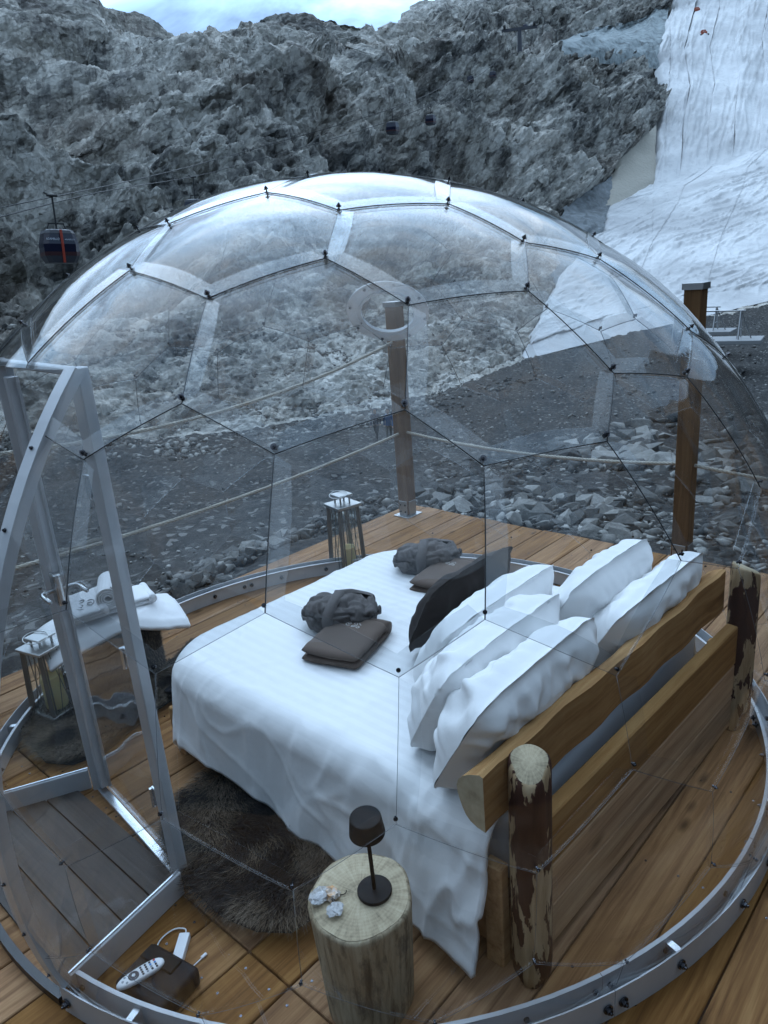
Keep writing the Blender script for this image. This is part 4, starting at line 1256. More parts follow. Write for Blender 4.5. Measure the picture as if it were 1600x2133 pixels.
# half-log top rail, flat face to the posts
bm = bmesh.new()
L0, L1 = 1.555, 3.52
prof = [(0.0, -0.105)] + [(0.108 * math.sin(a), -0.105 * math.cos(a)) for a in np.linspace(0.25, PI - 0.30, 11)] + [(0.02, 0.105), (0.0, 0.100)]
rings = []
for i in range(25):
    t = i / 24; x = L0 + (L1 - L0) * t
    wob = 1 + 0.022 * math.sin(t * 9) + 0.012 * math.sin(t * 23 + 1); zz = 0.775 + 0.005 * math.sin(t * 7)
    rings.append([bm.verts.new((x - 2.5, dy * wob + 0.006 * math.sin(t * 31 + q), dz * wob + zz)) for q, (dy, dz) in enumerate(prof)])
np_ = len(prof)
for A, B in zip(rings, rings[1:]):
    for q in range(np_): bm.faces.new((A[q], A[(q + 1) % np_], B[(q + 1) % np_], B[q]))
bm.faces.new(rings[0][::-1]).material_index = 1; bm.faces.new(rings[-1]).material_index = 1
rail = mk('top_rail', bm, M['headboard'], bed, False)
rail.data.materials.append(M['end'])
rail.location = Vector((2.5, hb_y(2.5) + 0.066, 0)) - BO; rail.rotation_euler.z = hb_rot
for i, (z0, z1) in enumerate(((0.035, 0.213), (0.217, 0.392), (0.396, 0.605))):
    bm = bmesh.new()
    box(bm, (0, 0, 0), (1.755 - 0.004 * i, 0.052 + 0.003 * i, z1 - z0), bev=0.006)
    o = mk('headboard_board', bm, M['headboard'], bed)
    o.location = Vector((2.637, hb_y(2.637) + 0.012, (z0 + z1) / 2)) - BO; o.rotation_euler.z = hb_rot
for x, lab in ((1.668, 0), (3.60, 1)):
    bm = bmesh.new(); box(bm, (0, 0, 0), (0.05, 0.075, 0.44), bev=0.006)
    o = mk('leg', bm, M['headboard'], bed); o.location = Vector((x, 1.178 if lab == 0 else 1.11, 0.222)) - BO
    bm = bmesh.new(); box(bm, (0, 0, 0), (2.03, 0.036, 0.215), bev=0.005)
    o = mk('side_rail', bm, M['headboard'], bed); o.location = Vector((x + (0.03 if lab == 0 else -0.03), 1.215 + 1.015, 0.148)) - BO; o.rotation_euler.z = PI / 2
    for yy, zz in ((1.30, 0.225), (1.295, 0.10)):
        put_bolt((x + (0.011 if lab == 0 else -0.011), yy, zz), (-1 if lab == 0 else 1, 0, 0), bed, 0.8)
bm = bmesh.new(); box(bm, (0, 0, 0), (1.92, 0.036, 0.215), bev=0.005)
o = mk('foot_rail', bm, M['headboard'], bed); o.location = Vector((2.634, 3.262, 0.148)) - BO
for x in (1.70, 3.56):
    bm = bmesh.new(); box(bm, (0, 0, 0), (0.07, 0.07, 0.04), bev=0.004)
    o = mk('foot', bm, M['headboard'], bed); o.location = Vector((x, 3.2, 0.02)) - BO
bm = bmesh.new(); box(bm, (0, 0, 0), (1.76, 2.02, 0.30), bev=0.06, seg=4)
o = mk('mattress', bm, M['mattress'], bed, True); o.location = Vector((2.634, 2.185, 0.41)) - BO

# ------------------------------------------------------------------ duvet
def draped(x0, x1, y0, y1, rc, rho, ztop, pq, hang, seed):
    """cloth lying on a rounded box: pq = flat cloth points; hang(q) gives how the drop flares"""
    p = pq[:, 0]; q = pq[:, 1]
    cx_ = np.clip(p, x0 + rc, x1 - rc); cy_ = np.clip(q, y0 + rc, y1 - rc)
    dx, dy = p - cx_, q - cy_
    dist = np.hypot(dx, dy)
    n = np.stack([dx, dy], -1) / (dist[:, None] + 1e-9)
    d = np.maximum(dist - rc, 0)
    bx = np.where((dist > rc)[:, None], np.stack([cx_, cy_], -1) + n * rc, pq)
    a = np.clip(d / rho, 0, PI / 2)
    down = rho * (1 - np.cos(a)) + np.maximum(d - rho * PI / 2, 0) * 0.985
    out = rho * np.sin(a) + np.maximum(d - rho * PI / 2, 0) * hang(bx)
    xy = bx + n * out[:, None]
    return np.concatenate([xy, (ztop - down)[:, None]], 1), n, d
def grid_cloth(nu, nv, f):
    u, v = np.meshgrid(np.linspace(0, 1, nu), np.linspace(0, 1, nv))
    return f(u.ravel(), v.ravel())
nu, nv = 190, 210
u, v = np.meshgrid(np.linspace(0, 1, nu), np.linspace(0, 1, nv)); u = u.ravel(); v = v.ravel()
q = 1.20 + v * (3.62 - 1.20)
dl = np.interp(q, [1.13, 1.3, 1.6, 2.2, 2.8, 3.1, 3.3, 3.5], [0.60, 0.585, 0.575, 0.57, 0.53, 0.48, 0.46, 0.45])
X0, X1 = 1.74, 3.42
p = (X0 - dl) * (1 - u) + (X1 + 0.36) * u
q = q + 0.05 * (1 - u) ** 3 * (1 - v) ** 4 * -0.6
PQ = np.stack([p, q], -1)
hang = lambda b: 0.10 + 0.05 * np.sin(b[:, 1] * 7.0) * np.clip((b[:, 1] - 1.2), 0, 1) + 0.22 * np.clip((1.75 - b[:, 1]) / 0.6, 0, 1)
D3, dn_, dd_ = draped(X0, X1, 0.6, 3.17, 0.19, 0.125, 0.600, PQ, hang, 1)
P3 = np.stack([PQ[:, 0], PQ[:, 1], 0 * p], -1)
wr = 0.0045 * fbm(P3, 3.0, 4, 201) + 0.012 * fbm(P3, 0.9, 2, 205)
# long soft folds on the drop, tight pleats near the pillows
dropm = np.clip(dd_ / 0.18, 0, 1)
fold = 0.010 * np.sin(PQ[:, 1] * 15 + 3 * vnoise(P3, 2.0, 207)) * dropm * np.clip(dd_ / 0.45, 0, 1)
fold += 0.007 * dropm * fbm(P3 * np.array([0.8, 3.2, 1]), 2.6, 3, 209)
near_head = np.clip((1.78 - PQ[:, 1]) / 0.5, 0, 1)
ple = (1 - np.abs(fbm(P3 * np.array([0.5, 3.0, 1]) + 0.3 * P3[:, :1], 3.2, 3, 211))) ** 3
cw = P3 + 0.12 * np.stack([vnoise(P3, 2.5, 221), vnoise(P3, 2.5, 222), 0 * p], -1)
crz = (1 - np.abs(fbm(cw * np.array([0.8, 2.2, 1]) + 0.4 * cw[:, [1, 0, 2]], 2.3, 2, 223)) * 1.6).clip(0, 1) ** 3
crz2 = (1 - np.abs(fbm(cw * np.array([2.0, 0.9, 1]) - 0.5 * cw[:, [1, 0, 2]], 3.1, 2, 224)) * 1.6).clip(0, 1) ** 4
sp_ = 0.35 + 0.65 * np.clip(fbm(P3, 1.3, 2, 225) + 0.4, 0, 1)
crs = (0.007 * crz + 0.006 * crz2) * sp_
D3[:, 2] += (wr + crs + near_head * 0.016 * ple) * (1 - 0.7 * dropm)
D3[:, 0] += dn_[:, 0] * dropm * crs * 1.6
D3[:, 0] += dn_[:, 0] * (fold + near_head * dropm * 0.022 * ple); D3[:, 1] += dn_[:, 1] * fold
# press a hollow under each bundle, gather lines between them
for (hx, hy, hr, hd) in ((2.42, 2.66, 0.24, 0.016), (2.27, 2.46, 0.26, 0.016), (3.28, 2.74, 0.24, 0.014), (3.16, 2.56, 0.25, 0.014), (2.6, 1.9, 0.5, 0.012)):
    D3[:, 2] -= hd * np.exp(-((D3[:, 0] - hx) ** 2 + (D3[:, 1] - hy) ** 2) / hr ** 2)
for (ax_, ay_, bx_, by_, hh, ww) in ((2.05, 2.30, 1.78, 2.05, 0.006, 0.03), (2.10, 2.28, 1.92, 1.95, 0.005, 0.022), (2.20, 2.28, 2.12, 1.92, 0.004, 0.02), (1.72, 1.9, 1.66, 1.5, 0.006, 0.03), (2.5, 2.5, 2.9, 2.3, 0.004, 0.03), (1.95, 2.9, 1.7, 2.6, 0.005, 0.04), (1.72, 2.4, 1.70, 2.9, 0.005, 0.03)):
    A = np.array([ax_, ay_]); Bv = np.array([bx_, by_]); ab = Bv - A; L_ = np.linalg.norm(ab)
    tpar = np.clip(((D3[:, :2] - A) @ ab) / L_ ** 2, 0, 1); ds = np.linalg.norm(D3[:, :2] - A - tpar[:, None] * ab, axis=1)
    D3[:, 2] += hh * np.exp(-(ds / ww) ** 2) * np.sin(PI * np.clip(tpar, 0.02, 0.98))
D3[:, 2] = np.maximum(D3[:, 2], 0.03)
V2_ = D3.copy(); 
gq = grid_quads(nv, nu)
me = np_mesh('duvet', D3 - np.array([2.6, 2.2, 0.0]), gq)
dv_ = link('duvet', me, M['linen'], None, True, (2.6, 2.2, 0.0))
so_ = dv_.modifiers.new('thick', 'SOLIDIFY'); so_.thickness = 0.022; so_.offset = -1
tag(dv_, 'white satin-striped duvet spread over the bed with one corner hanging to the floor', 'duvet')

# ------------------------------------------------------------------ pillows
def pillow_mesh(name, wd, ht, th, mat, seed, flange=0.045, wr=1.0, sag=0.0):
    nu_, nv_ = 44, 32
    u, v = np.meshgrid(np.linspace(-1, 1, nu_), np.linspace(-1, 1, nv_)); u = u.ravel(); v = v.ravel()
    fu = 1 - flange * 2 / wd; fv = 1 - flange * 2 / ht
    au, av = np.clip(np.abs(u) / fu, 0, 1), np.clip(np.abs(v) / fv, 0, 1)
    prof = ((1 - au ** 2.9) ** 0.46) * ((1 - av ** 2.9) ** 0.46)
    pin = 1 - 0.055 * (np.abs(u) ** 2) * (1 - np.abs(v)) - 0.0 
    x = u * wd / 2 * (1 - 0.03 * np.abs(v) ** 2); z = v * ht / 2 * (1 + 0.05 * (1 - np.abs(u) ** 2.5) * np.sign(v).clip(0) - 0.0 * av)
    x = x * (1 - 0.07 * np.abs(v) ** 6); z = z * (1 - 0.10 * np.abs(u) ** 6)
    P = np.stack([x, 0 * x + seed * 3.7, z], -1)
    out = []
    for sgn in (1, -1):
        PP = P + np.array([0, sgn * 9.0, 0])
        big = fbm(PP, 4.0, 3, seed) * 0.014 * wr
        warped = PP + 0.05 * np.stack([vnoise(PP, 9, seed + 7), 0 * x, vnoise(PP, 9, seed + 8)], -1)
        cre = (1 - np.abs(fbm(warped * np.array([1.0, 1, 2.2]), 4.6, 3, seed + 3))) ** 4 * 0.016 * wr
        cre += (1 - np.abs(fbm(warped * np.array([2.4, 1, 0.9]), 4.0, 2, seed + 5))) ** 5 * 0.012 * wr
        yy = sgn * (prof * th / 2 * (1 + 0.18 * (-v)) + (big + cre) * np.clip(prof * 1.6, 0, 1))
        fl_ = 0.004 * np.sin(u * 9 + seed) * (au >= 0.97) + 0.006 * np.sin(v * 11 + seed * 2) * (av >= 0.97) + 0.004 * vnoise(PP, 14, seed + 9)
        edge_ = np.maximum(np.abs(u), np.abs(v)) > 0.9999
        out.append(np.stack([x, yy + fl_ * (1 - np.clip(prof * 3, 0, 1)) + np.where(edge_, 0, sgn * 0.0022), z], -1))
    n_ = nu_ * nv_
    V = np.concatenate(out); Q = grid_quads(nv_, nu_)
    me = np_mesh(name, V, np.concatenate([Q[:, ::-1], Q + n_]))
    bm = bmesh.new(); bm.from_mesh(me); bmesh.ops.remove_doubles(bm, verts=bm.verts, dist=0.0006); bmesh.ops.recalc_face_normals(bm, faces=bm.faces); bm.to_mesh(me); bm.free()
    return me
def pillow(bot, top, x0, x1, th, mat, seed, label, twist=0.0, flange=0.016, wr=1.0, name='pillow', cat='pillow', slope=0.0):
    (yb, zb), (yt, zt_) = bot, top
    ht = math.hypot(yt - yb, zt_ - zb)
    me = pillow_mesh(name, x1 - x0, ht, th, mat, seed, flange, wr)
    ang = math.atan2(yb - yt, zt_ - zb)                    # lean back towards the headboard
    o = link(name, me, M[mat], None, True, ((x0 + x1) / 2, (yb + yt) / 2, (zb + zt_) / 2))
    o.rotation_euler = (Matrix.Rotation(twist, 3, 'Z') @ Matrix.Rotation(slope, 3, 'Y') @ Matrix.Rotation(ang, 3, 'X')).to_euler()
    sb = o.modifiers.new('sub', 'SUBSURF'); sb.levels = 1; sb.render_levels = 1
    return tag(o, label, cat)
pillow((1.455, 0.60), (1.215, 1.035), 1.63, 2.53, 0.24, 'pillow', 21, 'white pillow leaning on the headboard rail next to the near bark-patched post', 0.02, wr=2.2)
pillow((1.39, 0.60), (1.155, 1.00), 2.60, 3.50, 0.22, 'pillow', 22, 'white pillow leaning on the headboard rail next to the far post', -0.03, wr=1.3)
pillow((1.665, 0.60), (1.44, 1.025), 1.76, 2.66, 0.26, 'pillow', 23, 'plump white pillow propped between the near headboard pillow and the front pillow', 0.02, wr=2.0)
pillow((1.59, 0.60), (1.39, 1.045), 2.60, 3.42, 0.25, 'pillow', 24, 'white pillow propped upright in front of the far headboard pillow', -0.02, wr=1.3)
pillow((1.905, 0.60), (1.68, 0.985), 2.08, 3.02, 0.26, 'pillow', 25, 'long white pillow at the front, right behind the dark brown cushion', 0.01, wr=1.0)
pillow((2.17, 0.60), (1.985, 0.985), 2.34, 3.12, 0.18, 'brown_cloth', 26, 'dark brown velvet cushion propped against the front white pillow', 0.03, 0.03, 0.7, 'cushion', 'cushion')

# ------------------------------------------------------------------ bathrobes and folded blankets
def bundle_mesh():
    """a robe rolled into a loaf: soft ellipsoid with spiral folds at the ends, its long axis along X"""
    nu_, nv_ = 110, 72
    u, v = np.meshgrid(np.linspace(0, 1, nu_), np.linspace(0, 1, nv_)); u = u.ravel(); v = v.ravel()
    a = v * 2 * PI; s = (u - 0.5) * 2
    rad = (1 - np.abs(s) ** 3.2) ** 0.5
    lx = 0.205 * s
    ry, rz = 0.128, 0.088
    sq = lambda c, p: np.sign(c) * np.abs(c) ** p
    y = ry * rad * sq(np.cos(a), 0.85); z = rz * rad * sq(np.sin(a), 0.9)
    P = np.stack([lx, y, z], -1)
    n = np.stack([0.3 * s / 0.2 * 0.1, np.cos(a) / ry * 0.1, np.sin(a) / rz * 0.1], -1); n /= np.linalg.norm(n, axis=1, keepdims=True)
    wv = P + 0.03 * np.stack([vnoise(P, 12, 1), vnoise(P, 12, 2), vnoise(P, 12, 3)], -1)
    cre = np.abs(fbm(wv * np.array([0.55, 1.4, 1.6]), 9.0, 3, 301))
    h = -0.026 * np.clip(0.26 - cre, 0, 0.26) / 0.26
    cr2 = np.abs(fbm(wv * np.array([0.8, 1.0, 1.3]), 19.0, 2, 303)); h -= 0.009 * np.clip(0.25 - cr2, 0, 0.25) / 0.25
    roll = np.abs(np.sin(a * 2.5 + s * 1.3 + 0.9 * vnoise(P, 7, 5) + 0.5)) ** 0.55
    h += 0.020 * (roll - 0.7)
    roll2 = np.abs(np.sin(a * 5.0 - s * 2.4 + 1.6 * vnoise(P, 9, 6))) ** 0.6
    h += 0.007 * (roll2 - 0.7)
    h += 0.010 * fbm(P, 9, 3, 305)
    h += -0.035 * np.exp(-((s - 0.62) / 0.09) ** 2) * np.clip(np.cos(a - 2.0), 0, 1) - 0.02 * np.exp(-((np.abs(s) - 0.9) / 0.06) ** 2)
    return P + n * h[:, None], grid_quads(nv_, nu_)
V_b, Q_b = bundle_mesh()
def band(path_fn, wdt, n=40, thick=0.010):
    bm = bmesh.new(); pv = None
    for i in range(n + 1):
        c, side_, nr_ = path_fn(i / n)
        row = [bm.verts.new(c + side_ * s * wdt / 2 + nr_ * t) for s, t in ((-1, 0), (-0.75, thick), (0, thick * 1.25), (0.75, thick), (1, 0))]
        if pv:
            for q in range(4): bm.faces.new((pv[q], pv[q + 1], row[q + 1], row[q]))
        pv = row
    return bm
def make_robe():
    t = empty('bathrobe')
    me = np_mesh('rolled_body', V_b, Q_b); link('rolled_body', me, M['robe'], t, True).location.z = 0.082
    def path(f, x_=-0.02, tilt=0.45):
        a = -0.5 + f * (PI + 1.0)
        x = x_ + tilt * 0.10 * math.cos(a)
        rr_ = (1 - min(0.99, abs(x / 0.205)) ** 3.2) ** 0.5
        nr_ = Vector((0, math.cos(a) / 0.128, math.sin(a) / 0.088)).normalized()
        c = Vector((x, 0.121 * rr_ * math.copysign(abs(math.cos(a)) ** 0.85, math.cos(a)), 0.083 * rr_ * math.copysign(abs(math.sin(a)) ** .9, math.sin(a)))) + nr_ * 0.0
        return c, Vector((1, -tilt * 0.3, 0.0)).normalized(), nr_
    bm = band(path, 0.058, thick=0.018); o = mk('belt', bm, M['robe'], t, True); o.location.z = 0.082
    def path2(f):
        x = -0.03 + 0.20 * f; a = 1.15 - 0.75 * f + 0.15 * math.sin(f * 7)
        rr_ = (1 - min(0.99, abs(x / 0.205)) ** 3.2) ** 0.5
        nr_ = Vector((0, math.cos(a) / 0.128, math.sin(a) / 0.088)).normalized()
        c = Vector((x, 0.124 * rr_ * math.cos(a) ** 0.85, 0.085 * rr_ * math.sin(a) ** .9)) + nr_ * 0.002
        return c, Vector((0.15, math.sin(a), -math.cos(a) * 0.7)).normalized(), nr_
    bm = band(path2, 0.06, thick=0.020); o = mk('collar', bm, M['robe'], t, True); o.location.z = 0.076
    return t
def copy_tree(o, parent=None):
    c = o.copy(); COL.objects.link(c); c.parent = parent
    for ch in list(o.children): copy_tree(ch, c)
    return c
robe = make_robe()
robe.location = (2.435, 2.665, 0.585); robe.rotation_euler = (0, 0.02, math.radians(-47)); robe.scale = (1.05, 1.08, 1.02)
tag(robe, 'charcoal bathrobe rolled up and tied, middle of the bed above a monogrammed blanket', 'bathrobe', 'rolled bathrobes on the bed')
robe2 = copy_tree(robe)
robe2.location = (3.30, 2.76, 0.585); robe2.rotation_euler = (0, -0.02, math.radians(-38)); robe2.scale = (1.08, 0.98, 1.0)
tag(robe2, 'charcoal bathrobe rolled up and tied, at the far edge of the bed', 'bathrobe')

def folded(bm, wd, dp, layers, th, seed, open_front=True):
    """a cloth folded in layers: each layer a soft slab, joined by a rounded fold along one side"""
    rg = random.Random(seed); z = 0
    for L_ in range(layers):
        n1, n2 = 22, 16
        rows = []
        for side_ in (1, 0):
            g_ = []
            for j in range(n2):
                for i in range(n1):
                    u = i / (n1 - 1) * 2 - 1; v = j / (n2 - 1) * 2 - 1
                    e = (1 - abs(u) ** 8) ** 0.5 * (1 - abs(v) ** 8) ** 0.5
                    sx = 1 - 0.012 * L_ + 0.02 * math.sin(3 * v + L_)
                    zz = z + th * (0.5 + (0.5 if side_ else -0.5) * e) + 0.006 * math.sin(u * 2.1 + L_ + seed) * math.cos(v * 1.7) + 0.003 * mnoise.noise((u * 3, v * 3, L_ + seed))
                    cu_ = 1 - 0.05 * abs(v) ** 7; cv_ = 1 - 0.05 * abs(u) ** 7
                    g_.append(bm.verts.new((u * wd / 2 * sx * cu_ + 0.004 * mnoise.noise((v * 4, L_, seed)), v * dp / 2 * cv_ + 0.005 * mnoise.noise((u * 4, L_ + 9, seed)), zz)))
            rows.append(g_)
        for s_, g_ in zip((1, 0), rows):
            for j in range(n2 - 1):
                for i in range(n1 - 1):
                    q = (g_[j * n1 + i], g_[j * n1 + i + 1], g_[(j + 1) * n1 + i + 1], g_[(j + 1) * n1 + i])
                    bm.faces.new(q if s_ else q[::-1])
        z += th * 0.93
    bmesh.ops.remove_doubles(bm, verts=bm.verts, dist=0.0008)
    # the round back of the fold
    tube(bm, [(wd / 2 - 0.012, -dp / 2 + 0.012 + (dp - 0.024) * i / 8, z / 2 + 0.004 * math.sin(i)) for i in range(9)], z / 2 * 0.98, 12)
    return z
GLYPH = [[(-0.012, 0.020), (-0.022, 0.026), (-0.028, 0.016), (-0.020, 0.008), (-0.008, 0.010), (0.002, 0.022), (0.012, 0.026), (0.014, 0.016), (0.004, 0.010), (-0.004, 0.002), (0.0, -0.012), (0.012, -0.014), (0.016, -0.004), (0.006, 0.0)],
         [(0.026, 0.018), (0.036, 0.024), (0.048, 0.018), (0.050, 0.004), (0.042, -0.006), (0.030, -0.004), (0.028, 0.006), (0.038, 0.010), (0.043, 0.004)],
         [(-0.024, -0.004), (-0.012, -0.010), (-0.004, -0.020), (0.008, -0.026), (0.02, -0.022)]]
def monogram(name, mat, parent, loc, rot, sc, zf):
    bm = bmesh.new()
    for st in GLYPH:
        pts = []
        for i in range(len(st) - 1):
            for s in range(4):
                a, b = Vector(st[i]), Vector(st[i + 1]); p = a.lerp(b, s / 4); pts.append(p)
        pts.append(Vector(st[-1]))
        sm_ = [pts[0]] + [(pts[i - 1] + pts[i] * 2 + pts[i + 1]) / 4 for i in range(1, len(pts) - 1)] + [pts[-1]]
        tube(bm, [(p.x * sc, p.y * sc, zf) for p in sm_], 0.0022, 5)
    o = mk(name, bm, mat, parent); o.location = loc; o.rotation_euler = rot
    return o
def make_blanket():
    t = empty('folded_blanket'); bm = bmesh.new()
    z = folded(bm, 0.40, 0.33, 2, 0.048, 5)
    mk('folded_cloth', bm, M['blanket'], t, True)
    monogram('monogram', M['thread'], t, (0.10, -0.01, z + 0.0055), (0.0, 0, math.radians(80)), 1.15, 0.0)
    return t
bl = make_blanket(); bl.location = (2.275, 2.475, 0.578); bl.rotation_euler = (0.015, 0, math.radians(17)); bl.scale = (1.0, 0.98, 0.95)
tag(bl, 'folded grey-brown blanket with silver embroidered monogram, lying in the middle of the bed', 'blanket', 'folded blankets on the bed')
bl2 = copy_tree(bl); bl2.location = (3.19, 2.555, 0.578); bl2.rotation_euler = (-0.01, 0, math.radians(8)); bl2.scale = (1.05, 0.78, 0.95)
tag(bl2, 'folded grey-brown blanket lying below the far bathrobe, next to the brown cushion', 'blanket')

# ------------------------------------------------------------------ stump table, lamp, wrapper
st_ = tag(empty('stump_table', (1.275, 1.445, 0)), 'debarked log stump serving as bedside table', 'stump')
def stump():
    rg = random.Random(5); bm = bmesh.new(); N_ = 56
    zs = [0, 0.01, 0.06, 0.14, 0.24, 0.34, 0.41, 0.438, 0.449, 0.45]
    rows = []
    for zi, z in enumerate(zs):
        f = z / 0.45; row = []
        for q in range(N_):
            a = 2 * PI * q / N_
            r = (0.150 + 0.026 * f) * (1 + 0.03 * math.sin(2 * a + 0.6) + 0.018 * math.sin(5 * a + 2 * f) + 0.012 * mnoise.noise((math.cos(a) * 2.4, math.sin(a) * 2.4, z * 2)) * 2 + 0.010 * mnoise.noise((math.cos(a) * 9, math.sin(a) * 9, z)))
            if zi in (0,): r *= 0.97
            if zi == len(zs) - 1: r -= 0.012
            if zi == len(zs) - 2: r -= 0.004
            row.append(bm.verts.new((r * math.cos(a), r * math.sin(a), z + (0.006 * math.sin(a + 1) if zi > 6 else 0))))
        rows.append(row)
    for A, B in zip(rows, rows[1:]):
        for q in range(N_): bm.faces.new((A[q], A[(q + 1) % N_], B[(q + 1) % N_], B[q]))
    bm.faces.new(rows[0][::-1])
    return bm, rows[-1]
bm, ring = stump()
pr_ = [v.co.copy() for v in ring]
mk('trunk', bm, M['old_log'], st_, True)
bm = bmesh.new()
rr_ = [[bm.verts.new((p.x * f, p.y * f, p.z * 1 + 0.0015)) for p in pr_] for f in (1.0, 0.7, 0.35)]
for A, B in zip(rr_, rr_[1:]):
    for q in range(len(A)): bm.faces.new((A[q], A[(q + 1) % len(A)], B[(q + 1) % len(A)], B[q]))
bm.faces.new(rr_[-1])
mk('top_face', bm, M['end'], st_)
lamp = tag(empty('table_lamp', (1.312, 1.413, 0.454)), 'small matt black cordless lamp standing on the log stump', 'lamp')
lamp.rotation_euler = (math.radians(2), math.radians(-3.5), 0)
bm = bmesh.new(); lathe(bm, [(0.0565, 0), (0.0575, 0.002), (0.0575, 0.010), (0.056, 0.0125), (0.02, 0.0135), (0.01, 0.014)], seg=48); mk('base', bm, M['black'], lamp, False)
bm = bmesh.new(); cyl(bm, (0, 0, 0.012), (0, 0, 0.272), 0.0068, seg=16); mk('stem', bm, M['black'], lamp, True)
bm = bmesh.new(); lathe(bm, [(0.054, 0.255), (0.0575, 0.2552), (0.058, 0.257), (0.0505, 0.318), (0.0495, 0.3205), (0.047, 0.3215), (0.044, 0.3218)], seg=48); mk('lamp_shade', bm, M['black'], lamp, False)
wrp = tag(empty('sweet_wrappers', (1.195, 1.515, 0.455)), 'crumpled clear and orange sweet wrappers on the log stump', 'wrapper')
def crumple(name, c, size, mat, seed):
    bm = bmesh.new(); bmesh.ops.create_icosphere(bm, subdivisions=3, radius=1)
    for v_ in bm.verts:
        q = v_.co.copy(); n_ = mnoise.noise(q * 2.2 + Vector((seed, 0, 0))) * 0.45 + abs(mnoise.noise(q * 5 + Vector((0, seed, 0)))) * 0.5
        v_.co = Vector((q.x * size[0] * (1 + n_), q.y * size[1] * (1 + n_), max(-0.6, q.z) * size[2] * (1 + n_) + size[2] * 0.6)) + Vector(c)
    return mk(name, bm, mat, wrp)
k = NT('clear_wrapper', (0.75, 0.76, 0.78), 0.15); k.set('Transmission Weight', 0.55); k.set('Alpha', 0.75); M['wrap'] = k.m
k = NT('orange_wrapper', (0.48, 0.24, 0.10), 0.2); k.set('Base Color', k.ramp(k.noise(k.coord(), 40, 3), [(0.4, (0.55, 0.30, 0.13)), (0.6, (0.5, 0.45, 0.4))])); M['wrap_o'] = k.m
crumple('wrapper', (-0.012, 0.025, 0), (0.034, 0.026, 0.014), M['wrap'], 1)
crumple('sweet', (0.016, -0.002, 0), (0.022, 0.024, 0.014), M['wrap_o'], 2)
crumple('wrapper', (-0.02, -0.055, 0), (0.024, 0.024, 0.010), M['wrap'], 3)
bm = bmesh.new(); tube(bm, [(-0.012 + 0.012 * math.cos(t) + 0.01 * t, -0.022 + 0.010 * math.sin(2 * t), 0.006 + 0.006 * math.sin(t)) for t in np.linspace(0, 6, 24)], 0.0016, 5); mk('ribbon', bm, M['black'], wrp)

# ------------------------------------------------------------------ lanterns with candles
M['lantern_steel'] = NT('worn_steel', (0.42, 0.43, 0.43), 0.35, 0.8).m
M['lantern_frame'] = NT('dull_pewter', (0.17, 0.165, 0.15), 0.4, 0.7).m
k = NT('candle_wax', (0.62, 0.52, 0.26), 0.5); k.set('Subsurface Weight', 0.2); M['wax'] = k.m
def make_lantern():
    t = empty('lantern')
    H_, w0, w1 = 0.50, 0.105, 0.088
    bm = bmesh.new(); box(bm, (0, 0, 0.012), (0.225, 0.225, 0.024), bev=0.003); mk('base', bm, M['lantern_steel'], t)
    for sx in (-1, 1):
        for sy in (-1, 1):
            bm = bmesh.new(); tube(bm, [(sx * w0 * 0.95, sy * w0 * 0.95, 0.024), (sx * w1 * 0.95, sy * w1 * 0.95, H_)], 0.0115, 4); mk('corner_post', bm, M['lantern_frame'], t)
    def fpt(sd_, u, z):
        wz = w0 + (w1 - w0) * z / H_
        x, y = u * wz * 0.95, wz * 0.95
        return {0: (x, y, z), 1: (y, -x, z), 2: (-x, -y, z), 3: (-y, x, z)}[sd_]
    for sd_ in range(4):
        bm = bmesh.new()
        vs = [bm.verts.new(fpt(sd_, *q)) for q in ((-0.9, 0.03), (0.9, 0.03), (0.9, H_ - 0.01), (-0.9, H_ - 0.01))]
        f_ = bm.faces.new(vs); bmesh.ops.solidify(bm, geom=[f_], thickness=0.003)
        mk('pane', bm, M['glass'], t)
        bm = bmesh.new()
        for a, b in (((-0.35, 0.03), (0.35, H_ - 0.01)), ((0.35, 0.03), (-0.35, H_ - 0.01))):
            tube(bm, [fpt(sd_, *a), fpt(sd_, *b)], 0.0028, 5)
        mk('cross_wire', bm, M['lantern_frame'], t)
        bm = bmesh.new()
        for u in (-0.78, 0.78): tube(bm, [fpt(sd_, u, 0.028), fpt(sd_, u, H_)], 0.006, 4)
        mk('inner_post', bm, M['lantern_frame'], t)
    bm = bmesh.new(); box(bm, (0, 0, H_ + 0.011), (0.212, 0.212, 0.022), bev=0.003); mk('lid', bm, M['lantern_steel'], t)
    bm = bmesh.new()
    for sx in (-1, 1):
        for sy in (-1, 1): box(bm, (sx * 0.040, sy * 0.040, H_ + 0.050), (0.010, 0.010, 0.058))
    box(bm, (0, 0, H_ + 0.086), (0.125, 0.125, 0.014), bev=0.003)
    mk('chimney', bm, M['lantern_steel'], t)
    bm = bmesh.new(); tube(bm, [(0.060 * math.cos(a) - 0.03, 0.085 * math.sin(a), H_ + 0.092 + 0.012 * math.cos(a)) for a in np.linspace(0, 2 * PI, 28)], 0.0035, 6, closed=False); mk('carry_ring', bm, M['lantern_steel'], t, True)
    return t
def make_candle():
    bm = bmesh.new(); lathe(bm, [(0.058, 0), (0.060, 0.004), (0.060, 0.180), (0.056, 0.190), (0.050, 0.186), (0.040, 0.165), (0.006, 0.160)], seg=28)
    cyl(bm, (0, 0, 0.160), (0.002, 0, 0.175), 0.002, seg=6)
    return mk('candle', bm, M['wax'], None, True)
lan = make_lantern(); lan.location = (3.985, 4.215, 0.002); lan.rotation_euler.z = math.radians(-12); lan.scale = (1.08, 1.08, 1.14)
tag(lan, 'tall steel and glass lantern standing behind the bed, against the ring', 'lantern', 'steel lanterns inside the dome')
